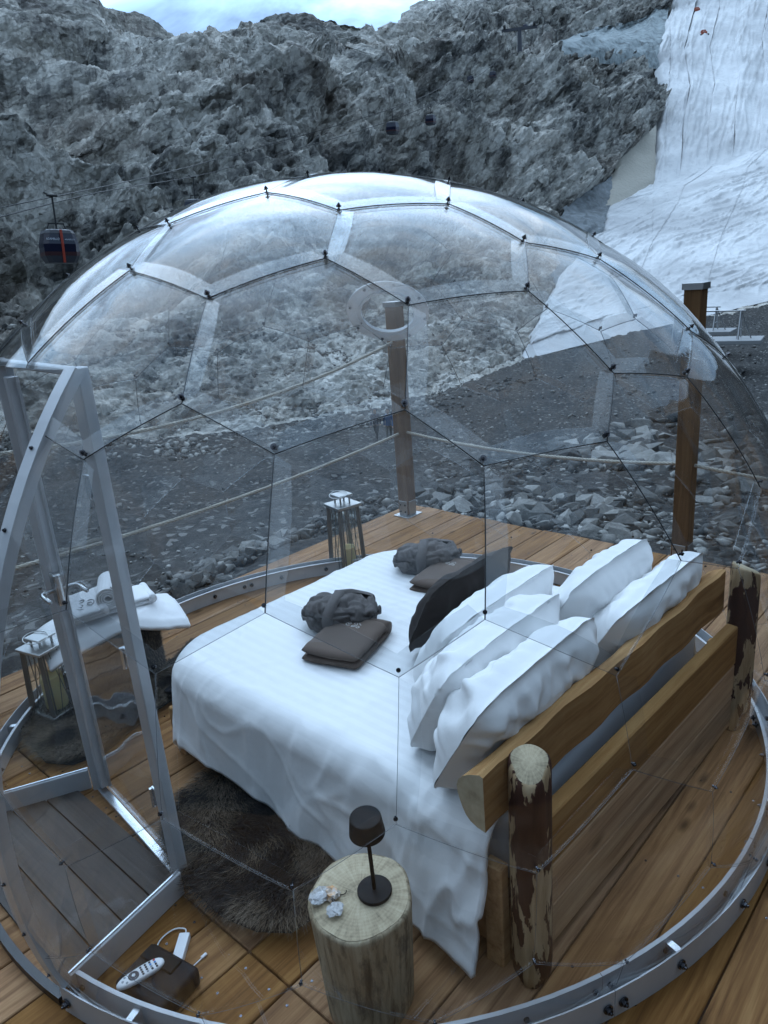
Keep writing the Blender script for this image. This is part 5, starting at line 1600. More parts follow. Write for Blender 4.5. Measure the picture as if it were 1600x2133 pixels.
lan2 = copy_tree(lan); lan2.location = (1.42, 4.13, 0.06); lan2.rotation_euler.z = math.radians(14); lan2.scale = (0.98, 0.98, 0.82)
tag(lan2, 'steel and glass lantern with a carrying ring, standing on the fur rug behind the door', 'lantern')
ca = make_candle(); ca.location = (3.99, 4.205, 0.027); tag(ca, 'yellowish pillar candle inside the lantern behind the bed', 'candle', 'pillar candles in the lanterns')
ca2 = ca.copy(); COL.objects.link(ca2); ca2.location = (1.425, 4.125, 0.082); ca2.scale = (1.05, 1.05, 1.1); tag(ca2, 'pale pillar candle inside the lantern by the door', 'candle')

# ------------------------------------------------------------------ fur
k = NT('fur', (0.1, 0.09, 0.08), 0.75, 0, 0.12)
at = k.n('Attribute', attribute_name='along').outputs['Fac']
tn_ = k.n('Attribute', attribute_name='tone').outputs['Fac']
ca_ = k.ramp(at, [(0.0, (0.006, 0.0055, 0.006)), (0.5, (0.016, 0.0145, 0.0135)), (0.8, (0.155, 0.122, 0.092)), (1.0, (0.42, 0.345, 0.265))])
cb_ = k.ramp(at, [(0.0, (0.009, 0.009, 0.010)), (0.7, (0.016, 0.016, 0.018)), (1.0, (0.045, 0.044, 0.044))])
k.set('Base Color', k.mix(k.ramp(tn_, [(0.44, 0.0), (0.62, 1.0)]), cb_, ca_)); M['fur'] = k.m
M['hide'] = simple('hide', (0.012, 0.011, 0.011), 0.9)
def fur_mesh(name, P, N, comb, length, wd, tone, parent, off, seed):
    rg = np.random.default_rng(seed); n = len(P)
    ln = length * rg.uniform(0.65, 1.2, n)[:, None]
    d0 = N * 0.85 + comb * 0.55 + rg.normal(0, 0.22, (n, 3)); d0 /= np.linalg.norm(d0, axis=1, keepdims=True)
    d1 = N * 0.12 + comb * 1.0 + rg.normal(0, 0.28, (n, 3)); d1 /= np.linalg.norm(d1, axis=1, keepdims=True)
    sd_ = np.cross(d1, N); sd_ /= np.linalg.norm(sd_, axis=1, keepdims=True) + 1e-6
    w_ = wd * rg.uniform(0.6, 1.3, n)[:, None]
    m = P + d0 * ln * 0.5; tip = m + d1 * ln * 0.6
    V = np.stack([P - sd_ * w_, P + sd_ * w_, m - sd_ * w_ * 0.8, m + sd_ * w_ * 0.8, tip], 1).reshape(-1, 3)
    V[:, 2] = np.maximum(V[:, 2], 0.004)
    b = np.arange(n) * 5
    me = np_mesh(name, V - np.array(off), np.stack([b, b + 1, b + 3, b + 2], -1), np.stack([b + 2, b + 3, b + 4], -1))
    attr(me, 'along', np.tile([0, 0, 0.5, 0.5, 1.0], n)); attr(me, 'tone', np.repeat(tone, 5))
    o = link(name, me, M['fur'], parent); o['kind'] = 'stuff'
    return o
def fur_rug(name, outline, n, label, length, seed, comb_dir, group, hgt=0.03, bias=0.0):
    poly = [Vector(p) for p in outline]; c = sum(poly, Vector((0, 0))) / len(poly)
    t = tag(empty(name, (c.x, c.y, 0)), label, 'fur rug', group)
    bm = bmesh.new()
    top = [bm.verts.new((p.x - c.x, p.y - c.y, 0.016)) for p in poly]; bot = [bm.verts.new((p.x - c.x, p.y - c.y, 0.003)) for p in poly]
    bm.faces.new(top); bm.faces.new(bot[::-1])
    for i in range(len(poly)): bm.faces.new((bot[i], bot[(i + 1) % len(poly)], top[(i + 1) % len(poly)], top[i]))
    mk('hide', bm, M['hide'], t)
    rg = np.random.default_rng(seed); pts = []
    xs = [p.x for p in poly]; ys = [p.y for p in poly]
    while sum(map(len, pts)) < n:
        q = np.stack([rg.uniform(min(xs), max(xs), 4000), rg.uniform(min(ys), max(ys), 4000)], -1)
        pts.append(q[inside(q[:, 0], q[:, 1], [tuple(p) for p in poly])])
    q = np.concatenate(pts)[:n]
    P = np.stack([q[:, 0], q[:, 1], np.full(n, 0.014)], -1)
    lump = fbm(P, 5.5, 3, seed); P[:, 2] += hgt * (0.5 + 0.5 * np.clip(lump + 0.3, 0, 1))
    r = np.stack([q[:, 0] - c.x, q[:, 1] - c.y, 0 * q[:, 0]], -1); rn = r / (np.linalg.norm(r, axis=1, keepdims=True) + 1e-6)
    sw = fbm(P, 4.0, 3, seed + 5)
    ang = math.atan2(comb_dir[1], comb_dir[0]) + sw * 1.3
    comb = np.stack([np.cos(ang), np.sin(ang), 0 * sw], -1) + rn * 0.9 * np.clip(np.linalg.norm(r, axis=1, keepdims=True) / (0.5 * max(max(xs) - min(xs), max(ys) - min(ys))), 0, 1) ** 2
    comb /= np.linalg.norm(comb, axis=1, keepdims=True) + 1e-6
    gx = np.stack([-np.cos(5 * q[:, 0]) * 0.1, 0 * q[:, 0], 1 + 0 * q[:, 0]], -1)
    N = np.tile([0, 0, 1.0], (n, 1))
    edge_ = np.clip(np.linalg.norm(r, axis=1) / (0.5 * max(max(xs) - min(xs), max(ys) - min(ys))), 0, 1)
    tone = 0.42 + bias + 0.5 * fbm(P * np.array([1, 1, 0]), 9.0, 3, seed + 9) + 0.10 * rg.normal(0, 1, n) + 0.28 * np.clip((edge_ - 0.72) / 0.2, 0, 1)
    # pale border, dark middle as on the photo's fleece
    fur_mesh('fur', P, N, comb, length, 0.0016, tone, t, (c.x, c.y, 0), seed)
    return t
fur_rug('fur_rug', [(1.17, 2.42), (1.22, 2.62), (1.36, 2.74), (1.47, 2.83), (1.7, 2.86), (1.95, 2.80), (2.05, 2.5), (2.02, 2.1), (1.85, 1.85), (1.62, 1.80), (1.42, 1.83), (1.27, 1.86), (1.19, 1.97), (1.15, 2.12), (1.15, 2.28)], 42000, 'dark brown shaggy fur rug on the planks beside the bed, half under the duvet', 0.10, 31, (-0.75, -0.65), 'fur rugs in the dome', 0.05)
fur_rug('fur_rug', [(1.18, 3.98), (1.16, 3.74), (1.24, 3.60), (1.40, 3.55), (1.62, 3.62), (1.80, 3.68), (2.0, 3.72), (2.25, 3.92), (2.45, 4.08), (2.38, 4.2), (2.1, 4.05), (1.7, 3.95), (1.6, 4.25), (1.35, 4.28)], 26000, 'grey-brown fur rug under the lantern behind the door', 0.08, 32, (-0.7, -0.7), 'fur rugs in the dome', 0.045, 0.2)
# fur-covered stool with towels
stl = tag(empty('fur_stool', (1.88, 4.19, 0)), 'round stool covered in dark fur behind the door', 'stool')
bm = bmesh.new(); lathe(bm, [(0.235, 0.03), (0.25, 0.05), (0.25, 0.44), (0.235, 0.465), (0.1, 0.47)], seg=32); mk('seat_block', bm, M['hide'], stl, True)
bm = bmesh.new()
for a in (0.6, 2.2, 3.8, 5.3): cyl(bm, (0.17 * math.cos(a), 0.17 * math.sin(a), 0.0), (0.17 * math.cos(a), 0.17 * math.sin(a), 0.05), 0.02, seg=8)
mk('foot', bm, M['post_wood'], stl)
rgn = np.random.default_rng(5); nF = 20000
a = rgn.uniform(0, 2 * PI, nF); z = rgn.uniform(0.04, 0.46, nF)
Pf = np.stack([1.88 + 0.25 * np.cos(a), 4.19 + 0.25 * np.sin(a), z], -1); Nf = np.stack([np.cos(a), np.sin(a), 0 * a], -1)
cb = np.tile([0, 0, -1.0], (nF, 1)) + 0.25 * np.stack([-np.sin(a), np.cos(a), 0 * a], -1) * fbm(Pf, 6, 2, 9)[:, None]
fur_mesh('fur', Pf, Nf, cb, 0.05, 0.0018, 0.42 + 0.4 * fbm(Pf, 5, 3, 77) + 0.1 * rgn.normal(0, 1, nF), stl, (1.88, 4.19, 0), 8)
# bath sheet draped over the stool
nu, nv = 70, 60
u, v = np.meshgrid(np.linspace(-1, 1, nu), np.linspace(-1, 1, nv)); u = u.ravel(); v = v.ravel()
ct, sn_ = math.cos(math.radians(-15)), math.sin(math.radians(-15))
lx = u * 0.41; ly = v * 0.27
rad_ = np.hypot(lx, ly * 1.15)
dz = np.maximum(rad_ - 0.26, 0)
zz = 0.505 - dz * 0.55 - 0.6 * np.maximum(np.abs(ly) - 0.235, 0)
Pp = np.stack([lx, ly, 0 * lx], -1)
zz = zz + 0.012 * fbm(Pp, 6, 3, 88) + 0.014 * np.sin(lx * 16 + 1) * np.clip(dz / 0.1, 0, 1)
Vt = np.stack([lx * ct - ly * sn_, lx * sn_ + ly * ct, zz], -1)
me = np_mesh('bath_sheet', Vt, grid_quads(nv, nu))
bs = link('bath_sheet', me, M['towel'], None, True, (1.86, 4.17, 0.0))
sdm = bs.modifiers.new('thick', 'SOLIDIFY'); sdm.thickness = 0.035; sdm.offset = 0
tag(bs, 'large white bath sheet draped over the fur stool', 'towel')
def white_folded(loc, rz, sz, layers, label, mono=False, tilt=(0, 0)):
    t = tag(empty('folded_towel', loc, (tilt[0], tilt[1], rz)), label, 'towel'); bm = bmesh.new()
    z_ = folded(bm, sz[0], sz[1], layers, sz[2], 7); mk('folded_cloth', bm, M['towel'], t, True)
    if mono: monogram('monogram', M['thread_dark'], t, (-sz[0] * 0.06, -0.015, z_ + 0.004), (0, 0, math.radians(-20)), 1.75, 0.0)
    return t
white_folded((1.90, 4.17, 0.522), math.radians(-16), (0.46, 0.27, 0.030), 2, 'flat folded white towel lying on the bath sheet, under the rolled towel')
white_folded((1.70, 4.14, 0.582), math.radians(-22), (0.24, 0.24, 0.022), 3, 'folded white towel with dark embroidered monogram on the towel pile', True, (0.30, -0.1))
rt = tag(empty('rolled_towel', (1.875, 4.13, 0.660), (0, 0, math.radians(-30))), 'rolled white towel lying on top of the towel pile', 'towel')
bm = bmesh.new()
pv = None
for i in range(90):
    a = i / 89 * 2 * PI * 4.2; r = 0.012 + 0.060 * i / 89
    row = [bm.verts.new((r * math.cos(a), yy, r * math.sin(a) * 0.93)) for yy in (-0.15, 0.15)]
    row2 = [bm.verts.new(((r + 0.009) * math.cos(a), yy, (r + 0.009) * math.sin(a) * 0.93)) for yy in (0.15, -0.15)]
    row = row + row2
    if pv:
        for q in range(4): bm.faces.new((pv[q], row[q], row[(q + 1) % 4], pv[(q + 1) % 4]))
    pv = row
bmesh.ops.recalc_face_normals(bm, faces=bm.faces)
mk('roll', bm, M['towel'], rt, False)
# little bag between the stool and the bed
bg_ = tag(empty('crumpled_bag', (2.02, 3.66, 0.05)), 'crumpled black and white bag lying on the fur at the foot of the bed', 'bag')
for nm_, c_, s_, mt_, sd_ in (('bag_body', (0, 0, 0), (0.12, 0.07, 0.05), 'black_case', 4), ('tissue', (0.02, 0.02, 0.05), (0.09, 0.045, 0.022), 'towel', 6)):
    bm = bmesh.new(); bmesh.ops.create_icosphere(bm, subdivisions=3, radius=1)
    for v_ in bm.verts:
        q = v_.co.copy(); n_ = 0.4 * mnoise.noise(q * 2.2 + Vector((sd_, 0, 0))) + 0.35 * abs(mnoise.noise(q * 5))
        v_.co = Vector((q.x * s_[0] * (1 + n_), q.y * s_[1] * (1 + n_), max(-0.6, q.z) * s_[2] * (1 + n_) + s_[2] * 0.6)) + Vector(c_)
    mk(nm_, bm, M[mt_], bg_)

# ------------------------------------------------------------------ black case, remote, power adapter
cas = tag(empty('black_case', (0.815, 2.055, 0), (0, 0, math.radians(11))), 'low black case on the planks between the porch wall and the ring', 'case')
bm = bmesh.new(); box(bm, (0, 0, 0.041), (0.19, 0.24, 0.082), bev=0.024, seg=4); mk('body', bm, M['black_case'], cas, True)
bm = bmesh.new(); box(bm, (0.05, 0.03, 0.084), (0.06, 0.16, 0.010), bev=0.004); mk('lid_strip', bm, M['black'], cas)
rem = tag(empty('remote_control', (0.775, 2.09, 0.084), (0.02, 0.03, math.radians(-10))), 'white oval remote control lying on the black case', 'remote')
bm = bmesh.new()
rows = []
for zf, sc in ((0, 0.93), (0.004, 1.0), (0.012, 1.0), (0.017, 0.94), (0.019, 0.82)):
    rows.append([bm.verts.new((0.086 * sc * math.copysign(abs(math.cos(a)) ** 0.8, math.cos(a)), 0.026 * sc * math.copysign(abs(math.sin(a)) ** 0.75, math.sin(a)) * (1 + 0.12 * math.cos(a)), zf)) for a in np.linspace(0, 2 * PI, 40, endpoint=False)])
for A, B in zip(rows, rows[1:]):
    for q in range(40): bm.faces.new((A[q], A[(q + 1) % 40], B[(q + 1) % 40], B[q]))
bm.faces.new(rows[0][::-1]); bm.faces.new(rows[-1]); mk('body', bm, M['white_plastic'], rem, True)
M['button'] = simple('dark_button', (0.02, 0.022, 0.035), 0.4); M['button_r'] = simple('red_button', (0.6, 0.06, 0.08), 0.4); M['button_b'] = simple('blue_button', (0.05, 0.25, 0.6), 0.4); M['button_g'] = simple('grey_button', (0.3, 0.33, 0.36), 0.4)
for i in range(4):
    for j in range(4):
        bm = bmesh.new(); lathe(bm, [(0.0042, 0), (0.0042, 0.002), (0.0034, 0.0028)], seg=10)
        mt = 'button_r' if (i, j) == (3, 0) else 'button_b' if (i, j) in ((2, 1), (3, 1)) else 'button_g' if (i + j) % 5 == 4 else 'button'
        mk('button', bm, M[mt], rem).location = (0.006 + 0.0165 * i, 0.0155 - 0.0103 * j, 0.0186)
bm = bmesh.new(); lathe(bm, [(0.019, 0), (0.019, 0.0015), (0.017, 0.0025), (0.008, 0.0025)], seg=24); mk('dial', bm, M['button'], rem).location = (-0.024, 0, 0.0184)
bm = bmesh.new(); lathe(bm, [(0.0062, 0), (0.0062, 0.0045), (0.005, 0.0052)], seg=16); mk('ok_button', bm, M['white_plastic'], rem).location = (-0.024, 0, 0.0184)
for p_ in ((-0.052, 0.012), (-0.052, -0.012), (-0.063, 0.0)):
    bm = bmesh.new(); lathe(bm, [(0.0045, 0), (0.0045, 0.002), (0.0036, 0.0026)], seg=10); mk('button', bm, M['button_g'], rem).location = (p_[0], p_[1], 0.0180)
ada = tag(empty('power_adapter', (0.885, 2.118, 0.0), (0, 0, math.radians(42))), 'white power adapter with its cable on the planks by the porch wall', 'adapter')
ada.location = (0.955, 2.13, 0)
bm = bmesh.new(); box(bm, (0, 0, 0.017), (0.125, 0.042, 0.030), bev=0.006, seg=2); mk('brick', bm, M['white_plastic'], ada)
def smooth_path(ctrl, n=12):
    P = [Vector(c) for c in ctrl]; out = []
    for i in range(len(P) - 1):
        p0, p1, p2, p3 = P[max(i - 1, 0)], P[i], P[i + 1], P[min(i + 2, len(P) - 1)]
        for s in range(n):
            t = s / n
            out.append(0.5 * ((2 * p1) + (-p0 + p2) * t + (2 * p0 - 5 * p1 + 4 * p2 - p3) * t * t + (-p0 + 3 * p1 - 3 * p2 + p3) * t ** 3))
    return out + [P[-1]]
bm = bmesh.new(); tube(bm, smooth_path([(0.06, 0, 0.017), (0.095, 0.01, 0.012), (0.10, 0.06, 0.006), (0.05, 0.10, 0.005), (-0.03, 0.095, 0.006), (-0.085, 0.10, 0.02)]), 0.0028, 6); mk('cable', bm, M['white_plastic'], ada, True)
bm = bmesh.new(); tube(bm, smooth_path([(-0.06, 0, 0.017), (-0.085, -0.01, 0.006), (-0.075, -0.05, 0.005), (-0.035, -0.085, 0.006)]), 0.0026, 6); box(bm, (-0.026, -0.092, 0.008), (0.024, 0.012, 0.008), rotz(-0.7), 0.002); mk('plug_lead', bm, M['white_plastic'], ada)
bm = bmesh.new(); box(bm, (-0.09, 0.10, 0.024), (0.03, 0.012, 0.010), None, 0.003); mk('plug', bm, M['white_plastic'], ada)
# ------------------------------------------------------------------ timber posts and ropes on the deck edge
def timber_post(x, y, h, label, rz=0.0):
    t = tag(empty('timber_post', (x, y, 0), (0, 0, rz)), label, 'post', 'timber posts on the deck edge')
    bm = bmesh.new(); box(bm, (0, 0, h / 2 + 0.02), (0.125, 0.125, h), bev=0.006, seg=2); mk('shaft', bm, M['post_wood'], t)
    bm = bmesh.new(); box(bm, (0, 0, h + 0.034), (0.148, 0.148, 0.006), bev=0.002)
    for sx, sy, wx, wy in ((1, 0, 0.004, 0.148), (-1, 0, 0.004, 0.148), (0, 1, 0.139, 0.004), (0, -1, 0.139, 0.004)):
        box(bm, (sx * 0.072, sy * 0.072, h + 0.011), (wx, wy, 0.04))
    mk('cap', bm, M['metal'], t)
    bm = bmesh.new(); box(bm, (0, 0, 0.006), (0.22, 0.20, 0.008), bev=0.002)
    for s_ in (-1, 1): box(bm, (0, s_ * 0.066, 0.085), (0.10, 0.006, 0.15), bev=0.002)
    for s_ in (-1, 1): box(bm, (s_ * 0.066, 0, 0.085), (0.006, 0.10, 0.15), bev=0.002)
    mk('foot_bracket', bm, M['metal'], t)
    for s_ in (-1, 1):
        for z in (0.05, 0.12): put = bpy.data.objects.new('bolt', bolt_me); COL.objects.link(put); put.parent = t; put.location = (-0.069, s_ * 0.03, z); put.rotation_euler = (0, -PI / 2, 0); put.scale = (0.5,) * 3
    return t
PC = (5.365, 4.72); PR_ = (5.555, 2.02); PL = (0.15, 4.86)
timber_post(*PC, 2.06, 'brown timber post bracketed at the deck corner, rope tied on both sides')
timber_post(*PR_, 2.10, 'brown timber post with metal cap standing beyond the headboard')
timber_post(*PL, 2.06, 'brown timber post at the edge of the deck beyond the doorway')
k = NT('hemp_rope', (0.45, 0.42, 0.36), 0.9); M['rope'] = k.m
def rope(a, b, sag, label):
    A, B = Vector(a), Vector(b); L_ = (B - A).length
    n_ = int(L_ / 0.016); bm = bmesh.new()
    for s_ in range(3):
        pts = []
        for i in range(n_ + 1):
            t = i / n_; p = A.lerp(B, t) - Vector((0, 0, sag * 4 * t * (1 - t)))
            x, y, d = frame_of(B - A); an = t * L_ / 0.095 * 2 * PI + s_ * 2 * PI / 3
            pts.append(p + (x * math.cos(an) + y * math.sin(an)) * 0.0076)
        tube(bm, pts, 0.0080, 5)
    c = (A + B) / 2
    return tag(mk('rope', bm, M['rope'], None, True, off=c, loc=c), label, 'rope', 'guard ropes between the deck posts')
rope((PC[0] - 0.06, PC[1], 1.73), (PL[0] + 0.06, PL[1], 1.73), 0.30, 'upper hemp rope from the corner post along the side of the deck')
rope((PC[0] - 0.06, PC[1], 0.85), (PL[0] + 0.06, PL[1], 0.83), 0.12, 'lower hemp rope from the corner post along the side of the deck')
rope((PC[0], PC[1] - 0.06, 0.86), (PR_[0], PR_[1] + 0.06, 0.80), 0.07, 'hemp rope between the corner post and the capped post')
rope((PR_[0], PR_[1] - 0.06, 0.80), (5.60, -0.4, 0.82), 0.07, 'hemp rope leading from the capped post along the far edge of the deck')

# ------------------------------------------------------------------ people on the path
M['skin'] = simple('skin', (0.45, 0.28, 0.2), 0.6)
M['jacket_dark'] = simple('dark_blue_jacket', (0.016, 0.022, 0.045), 0.8); M['jacket_blue'] = simple('blue_jacket', (0.03, 0.09, 0.20), 0.8)
M['trouser'] = simple('dark_trousers', (0.012, 0.013, 0.018), 0.85); M['trouser_brown'] = simple('olive_trousers', (0.04, 0.038, 0.03), 0.85)
M['boot'] = simple('boots', (0.01, 0.01, 0.01), 0.7); M['pack'] = simple('pale_backpack', (0.35, 0.36, 0.42), 0.8); M['pack_dark'] = simple('dark_backpack', (0.02, 0.02, 0.025), 0.8); M['hair'] = simple('dark_hair', (0.02, 0.015, 0.012), 0.7)
def person(loc, rz, jacket, trouser, pack, label, stride, hood):
    J = {'pelvis': (0, 0, 0.93, .135), 'waist': (0.01, 0, 1.08, .125), 'chest': (0.03, 0, 1.30, .155), 'neck': (0.05, 0, 1.46, .055), 'head0': (0.07, 0, 1.56, .082), 'head1': (0.085, 0, 1.66, .095), 'top': (0.08, 0, 1.74, .06)}
    s = stride
    for sd_, sg in (('l', 1), ('r', -1)):
        f = s * sg
        J['hip' + sd_] = (0, 0.085 * sg, 0.88, .10); J['knee' + sd_] = (0.18 * f + 0.05, 0.09 * sg, 0.50, .062); J['ank' + sd_] = (0.34 * f - (0.12 if f < 0 else 0.0), 0.09 * sg, 0.10 + (0.07 if f < 0 else 0), .045)
        J['toe' + sd_] = (0.34 * f - (0.12 if f < 0 else 0.0) + 0.16, 0.10 * sg, 0.045 + (0.01 if f < 0 else 0), .04)
        J['sh' + sd_] = (0.03, 0.17 * sg, 1.39, .07); J['elb' + sd_] = (-0.12 * f - 0.02, 0.23 * sg, 1.12, .05); J['wri' + sd_] = (-0.20 * f + 0.12, 0.22 * sg, 0.90, .036); J['hand' + sd_] = (-0.21 * f + 0.17, 0.22 * sg, 0.82, .04)
    names = list(J); E_ = [('pelvis', 'waist'), ('waist', 'chest'), ('chest', 'neck'), ('neck', 'head0'), ('head0', 'head1'), ('head1', 'top')]
    for sd_ in 'lr': E_ += [('pelvis', 'hip' + sd_), ('hip' + sd_, 'knee' + sd_), ('knee' + sd_, 'ank' + sd_), ('ank' + sd_, 'toe' + sd_), ('chest', 'sh' + sd_), ('sh' + sd_, 'elb' + sd_), ('elb' + sd_, 'wri' + sd_), ('wri' + sd_, 'hand' + sd_)]
    me = bpy.data.meshes.new('person'); me.from_pydata([J[n_][:3] for n_ in names], [(names.index(a), names.index(b)) for a, b in E_], [])
    o = bpy.data.objects.new('person', me); COL.objects.link(o)
    o.modifiers.new('skin', 'SKIN'); o.modifiers.new('sub', 'SUBSURF').levels = 2
    for i, n_ in enumerate(names):
        sv = me.skin_vertices[0].data[i]; sv.radius = (J[n_][3],) * 2
        if n_ == 'pelvis': sv.use_root = True
    dg = bpy.context.evaluated_depsgraph_get(); me2 = bpy.data.meshes.new_from_object(o.evaluated_get(dg))
    o.modifiers.clear(); o.data = me2
    me2.materials.clear()
    for m_ in (M['skin'], jacket, trouser, M['boot']): me2.materials.append(m_)
    for p in me2.polygons:
        c = p.center; p.material_index = 0 if c.z > 1.48 else (3 if c.z < 0.12 else (2 if c.z < 0.86 and abs(c.y) < 0.185 else (0 if (c.z < 0.88) else 1)))
    me2.shade_smooth(); o.location = loc; o.rotation_euler.z = rz
    bm = bmesh.new(); bmesh.ops.create_uvsphere(bm, u_segments=14, v_segments=10, radius=1)
    for v_ in bm.verts: v_.co = Vector((v_.co.x * 0.115 + 0.065, v_.co.y * 0.11, v_.co.z * 0.13 + 1.66))
    bmesh.ops.delete(bm, geom=[v_ for v_ in bm.verts if v_.co.x > 0.11 and v_.co.z < 1.71], context='VERTS')
    mk('hood' if hood else 'hair', bm, jacket if hood else M['hair'], o, True)
    bm = bmesh.new(); box(bm, (-0.20, 0, 1.22), (0.20, 0.30, 0.46), bev=0.07, seg=3); mk('backpack', bm, pack, o, True)
    bm = bmesh.new(); bmesh.ops.create_cone(bm, segments=6, radius1=0.018, radius2=0.005, depth=0.035, matrix=Matrix.Translation((0.185, 0, 1.62)) @ Matrix.Rotation(PI / 2, 4, 'Y')); mk('nose', bm, M['skin'], o)
    return tag(o, label, 'person', 'walkers on the path')
def on_path(px, py, r): p = pr(px, py, r); return tuple(p)
g1 = land(786, 917); g2 = land(812, 920)
person(tuple(g1), math.radians(-150), M['jacket_dark'], M['trouser'], M['pack_dark'], 'walker in dark hooded clothes on the gravel path', 0.9, True)
person(tuple(g2), math.radians(-140), M['jacket_blue'], M['trouser_brown'], M['pack'], 'walker in a blue jacket with a pale backpack, beside the corner post', -0.9, False)

# ------------------------------------------------------------------ gondola lift
M['cab'] = simple('navy_cabin', (0.018, 0.018, 0.055), 0.3); M['cab_glass'] = simple('tinted_glass', (0.012, 0.014, 0.035), 0.08); M['cab_red'] = simple('cabin_red', (0.42, 0.06, 0.035), 0.4)
M['cab_grey'] = simple('cabin_grey', (0.045, 0.05, 0.065), 0.5); M['cable'] = simple('steel_cable', (0.02, 0.022, 0.025), 0.5); M['letter'] = simple('white_letters', (0.55, 0.6, 0.7), 0.5)
M['cab_dark'] = simple('dark_red_cabin', (0.05, 0.018, 0.022), 0.35)
def make_cabin(full=True):
    t = empty('gondola_cabin')
    # origin at the rope grip, cabin hangs below; size 2.0 x 1.9 x 2.1
    def ring(z, w, d, bv=0.25):
        return [(w - bv, -d, z), (w, -d + bv, z), (w, d - bv, z), (w - bv, d, z), (-w + bv, d, z), (-w, d - bv, z), (-w, -d + bv, z), (-w + bv, -d, z)]
    def shell(bm, levels):
        R = [[bm.verts.new(p) for p in ring(*l)] for l in levels]
        for A, B in zip(R, R[1:]):
            for q in range(8): bm.faces.new((A[q], A[(q + 1) % 8], B[(q + 1) % 8], B[q]))
        bm.faces.new(R[0][::-1]); bm.faces.new(R[-1])
    bm = bmesh.new(); shell(bm, [(-4.30, 0.80, 0.72), (-3.85, 0.98, 0.86)]); mk('lower_body', bm, M['cab_grey'], t)
    bm = bmesh.new(); shell(bm, [(-3.85, 0.985, 0.865), (-3.60, 1.0, 0.88)]); mk('body_band', bm, M['cab_dark'], t)
    bm = bmesh.new(); shell(bm, [(-3.60, 0.99, 0.87), (-3.1, 1.0, 0.88), (-2.42, 0.86, 0.78)]); mk('glazing', bm, M['cab_glass'], t)
    bm = bmesh.new(); shell(bm, [(-2.42, 0.875, 0.795), (-2.22, 0.80, 0.72), (-2.14, 0.6, 0.55)]); mk('roof', bm, M['cab_grey'], t)
    bm = bmesh.new()
    for sx in (-1, 1): tube(bm, [(sx * 0.02, -0.90, -2.2), (sx * 0.02 + 0.0, -0.93, -3.1), (sx * 0.02, -0.85, -4.3)], 0.055, 6)
    mk('door_post', bm, M['cab_red'], t)
    bm = bmesh.new(); tube(bm, [(0, 0, 0), (0, 0, -1.6), (0.0, 0, -2.12)], 0.055, 6); box(bm, (0, 0, -1.75), (0.9, 0.10, 0.08)); 
    for sx in (-1, 1): tube(bm, [(sx * 0.42, 0, -1.75), (sx * 0.55, 0, -2.18)], 0.035, 5)
    mk('hanger', bm, M['cable'], t)
    bm = bmesh.new(); box(bm, (0, 0, 0.02), (0.62, 0.16, 0.16), bev=0.03); tube(bm, [(-0.45, 0, 0.20), (-0.2, 0, 0.06)], 0.06, 6); mk('grip', bm, M['cable'], t)
    if full:
        cu = bpy.data.curves.new('lettering', 'FONT'); cu.body = 'ADAMELLO'; cu.size = 0.22; cu.align_x = 'CENTER'; cu.extrude = 0.004
        tmp = bpy.data.objects.new('tmp', cu); COL.objects.link(tmp)
        dg = bpy.context.evaluated_depsgraph_get(); me = bpy.data.meshes.new_from_object(tmp.evaluated_get(dg)); bpy.data.objects.remove(tmp)
        me.materials.clear(); me.materials.append(M['letter'])
        o = link('lettering', me, None, t); o.location = (-0.50, -0.862, -2.86); o.rotation_euler = (PI / 2 - 0.20, 0, 0); o.scale = (0.66, 0.9, 1)
        me3 = me.copy(); o = link('lettering', me3, None, t); o.location = (0.46, -0.862, -2.86); o.rotation_euler = (PI / 2 - 0.20, 0, 0); o.scale = (0.5, 0.6, 1)
    return t
def hang(px, py, r): return Vector(pr(px, py, r))
cab = make_cabin(True)
p = hang(108, 408, 50); cab.location = p
face = math.atan2(-p.y, -p.x)                       # turn the lettered side to the terrace
cab.rotation_euler = (0, 0.06, face + PI / 2 + 0.25); cab.scale = (0.98, 0.98, 0.86)
tag(cab, 'navy gondola cabin with red post and white lettering hanging low behind the dome', 'gondola', 'gondola cabins on the lift')
def cabin_copy(px, py, r, label, sc=1.0):
    c = copy_tree(cab); p = hang(px, py, r); c.location = p; c.rotation_euler.z = math.atan2(-p.y, -p.x) + PI / 2 - 0.5; c.scale = (sc, sc, sc * 0.9)
    for ch in list(c.children):
        if ch.name.startswith('lettering') or ch.name.startswith('door_post'): bpy.data.objects.remove(ch)
    return tag(c, label, 'gondola', 'gondola cabins on the lift')
CABLE_A = [(-60, 446, 45), (0, 433, 47), (105, 411, 50), (270, 377, 62), (415, 342, 78), (550, 304, 92), (700, 262, 97), (817, 226, 104), (900, 192, 118), (979, 143, 150), (1058, 84, 180), (1078, 60, 190)]
CABLE_B = [(-60, 466, 45), (0, 452, 47), (210, 400, 56), (402, 368, 74), (500, 343, 88), (675, 294, 98), (800, 256, 108), (897, 217, 114), (960, 178, 130), (1027, 134, 147), (1088, 60, 190)]
cabin_copy(402, 369, 74, 'dark gondola cabin half hidden behind the top of the dome, its hanger showing', 0.95)
cabin_copy(817, 227, 104, 'small dark gondola cabin before the central crag, lower of a close pair', 0.74)
cabin_copy(897, 217, 114, 'small dark gondola cabin before the central crag, upper of a close pair', 0.66)
cabin_copy(980, 144, 150, 'tiny dark gondola cabin high up, close to the cable pylon', 0.54)
cabin_copy(1027, 134, 147, 'tiny dark gondola cabin to the side of the crag, below the pylon', 0.54)
cabin_copy(1095, 40, 185, 'tiny dark gondola cabin right next to the pylon head', 0.48)
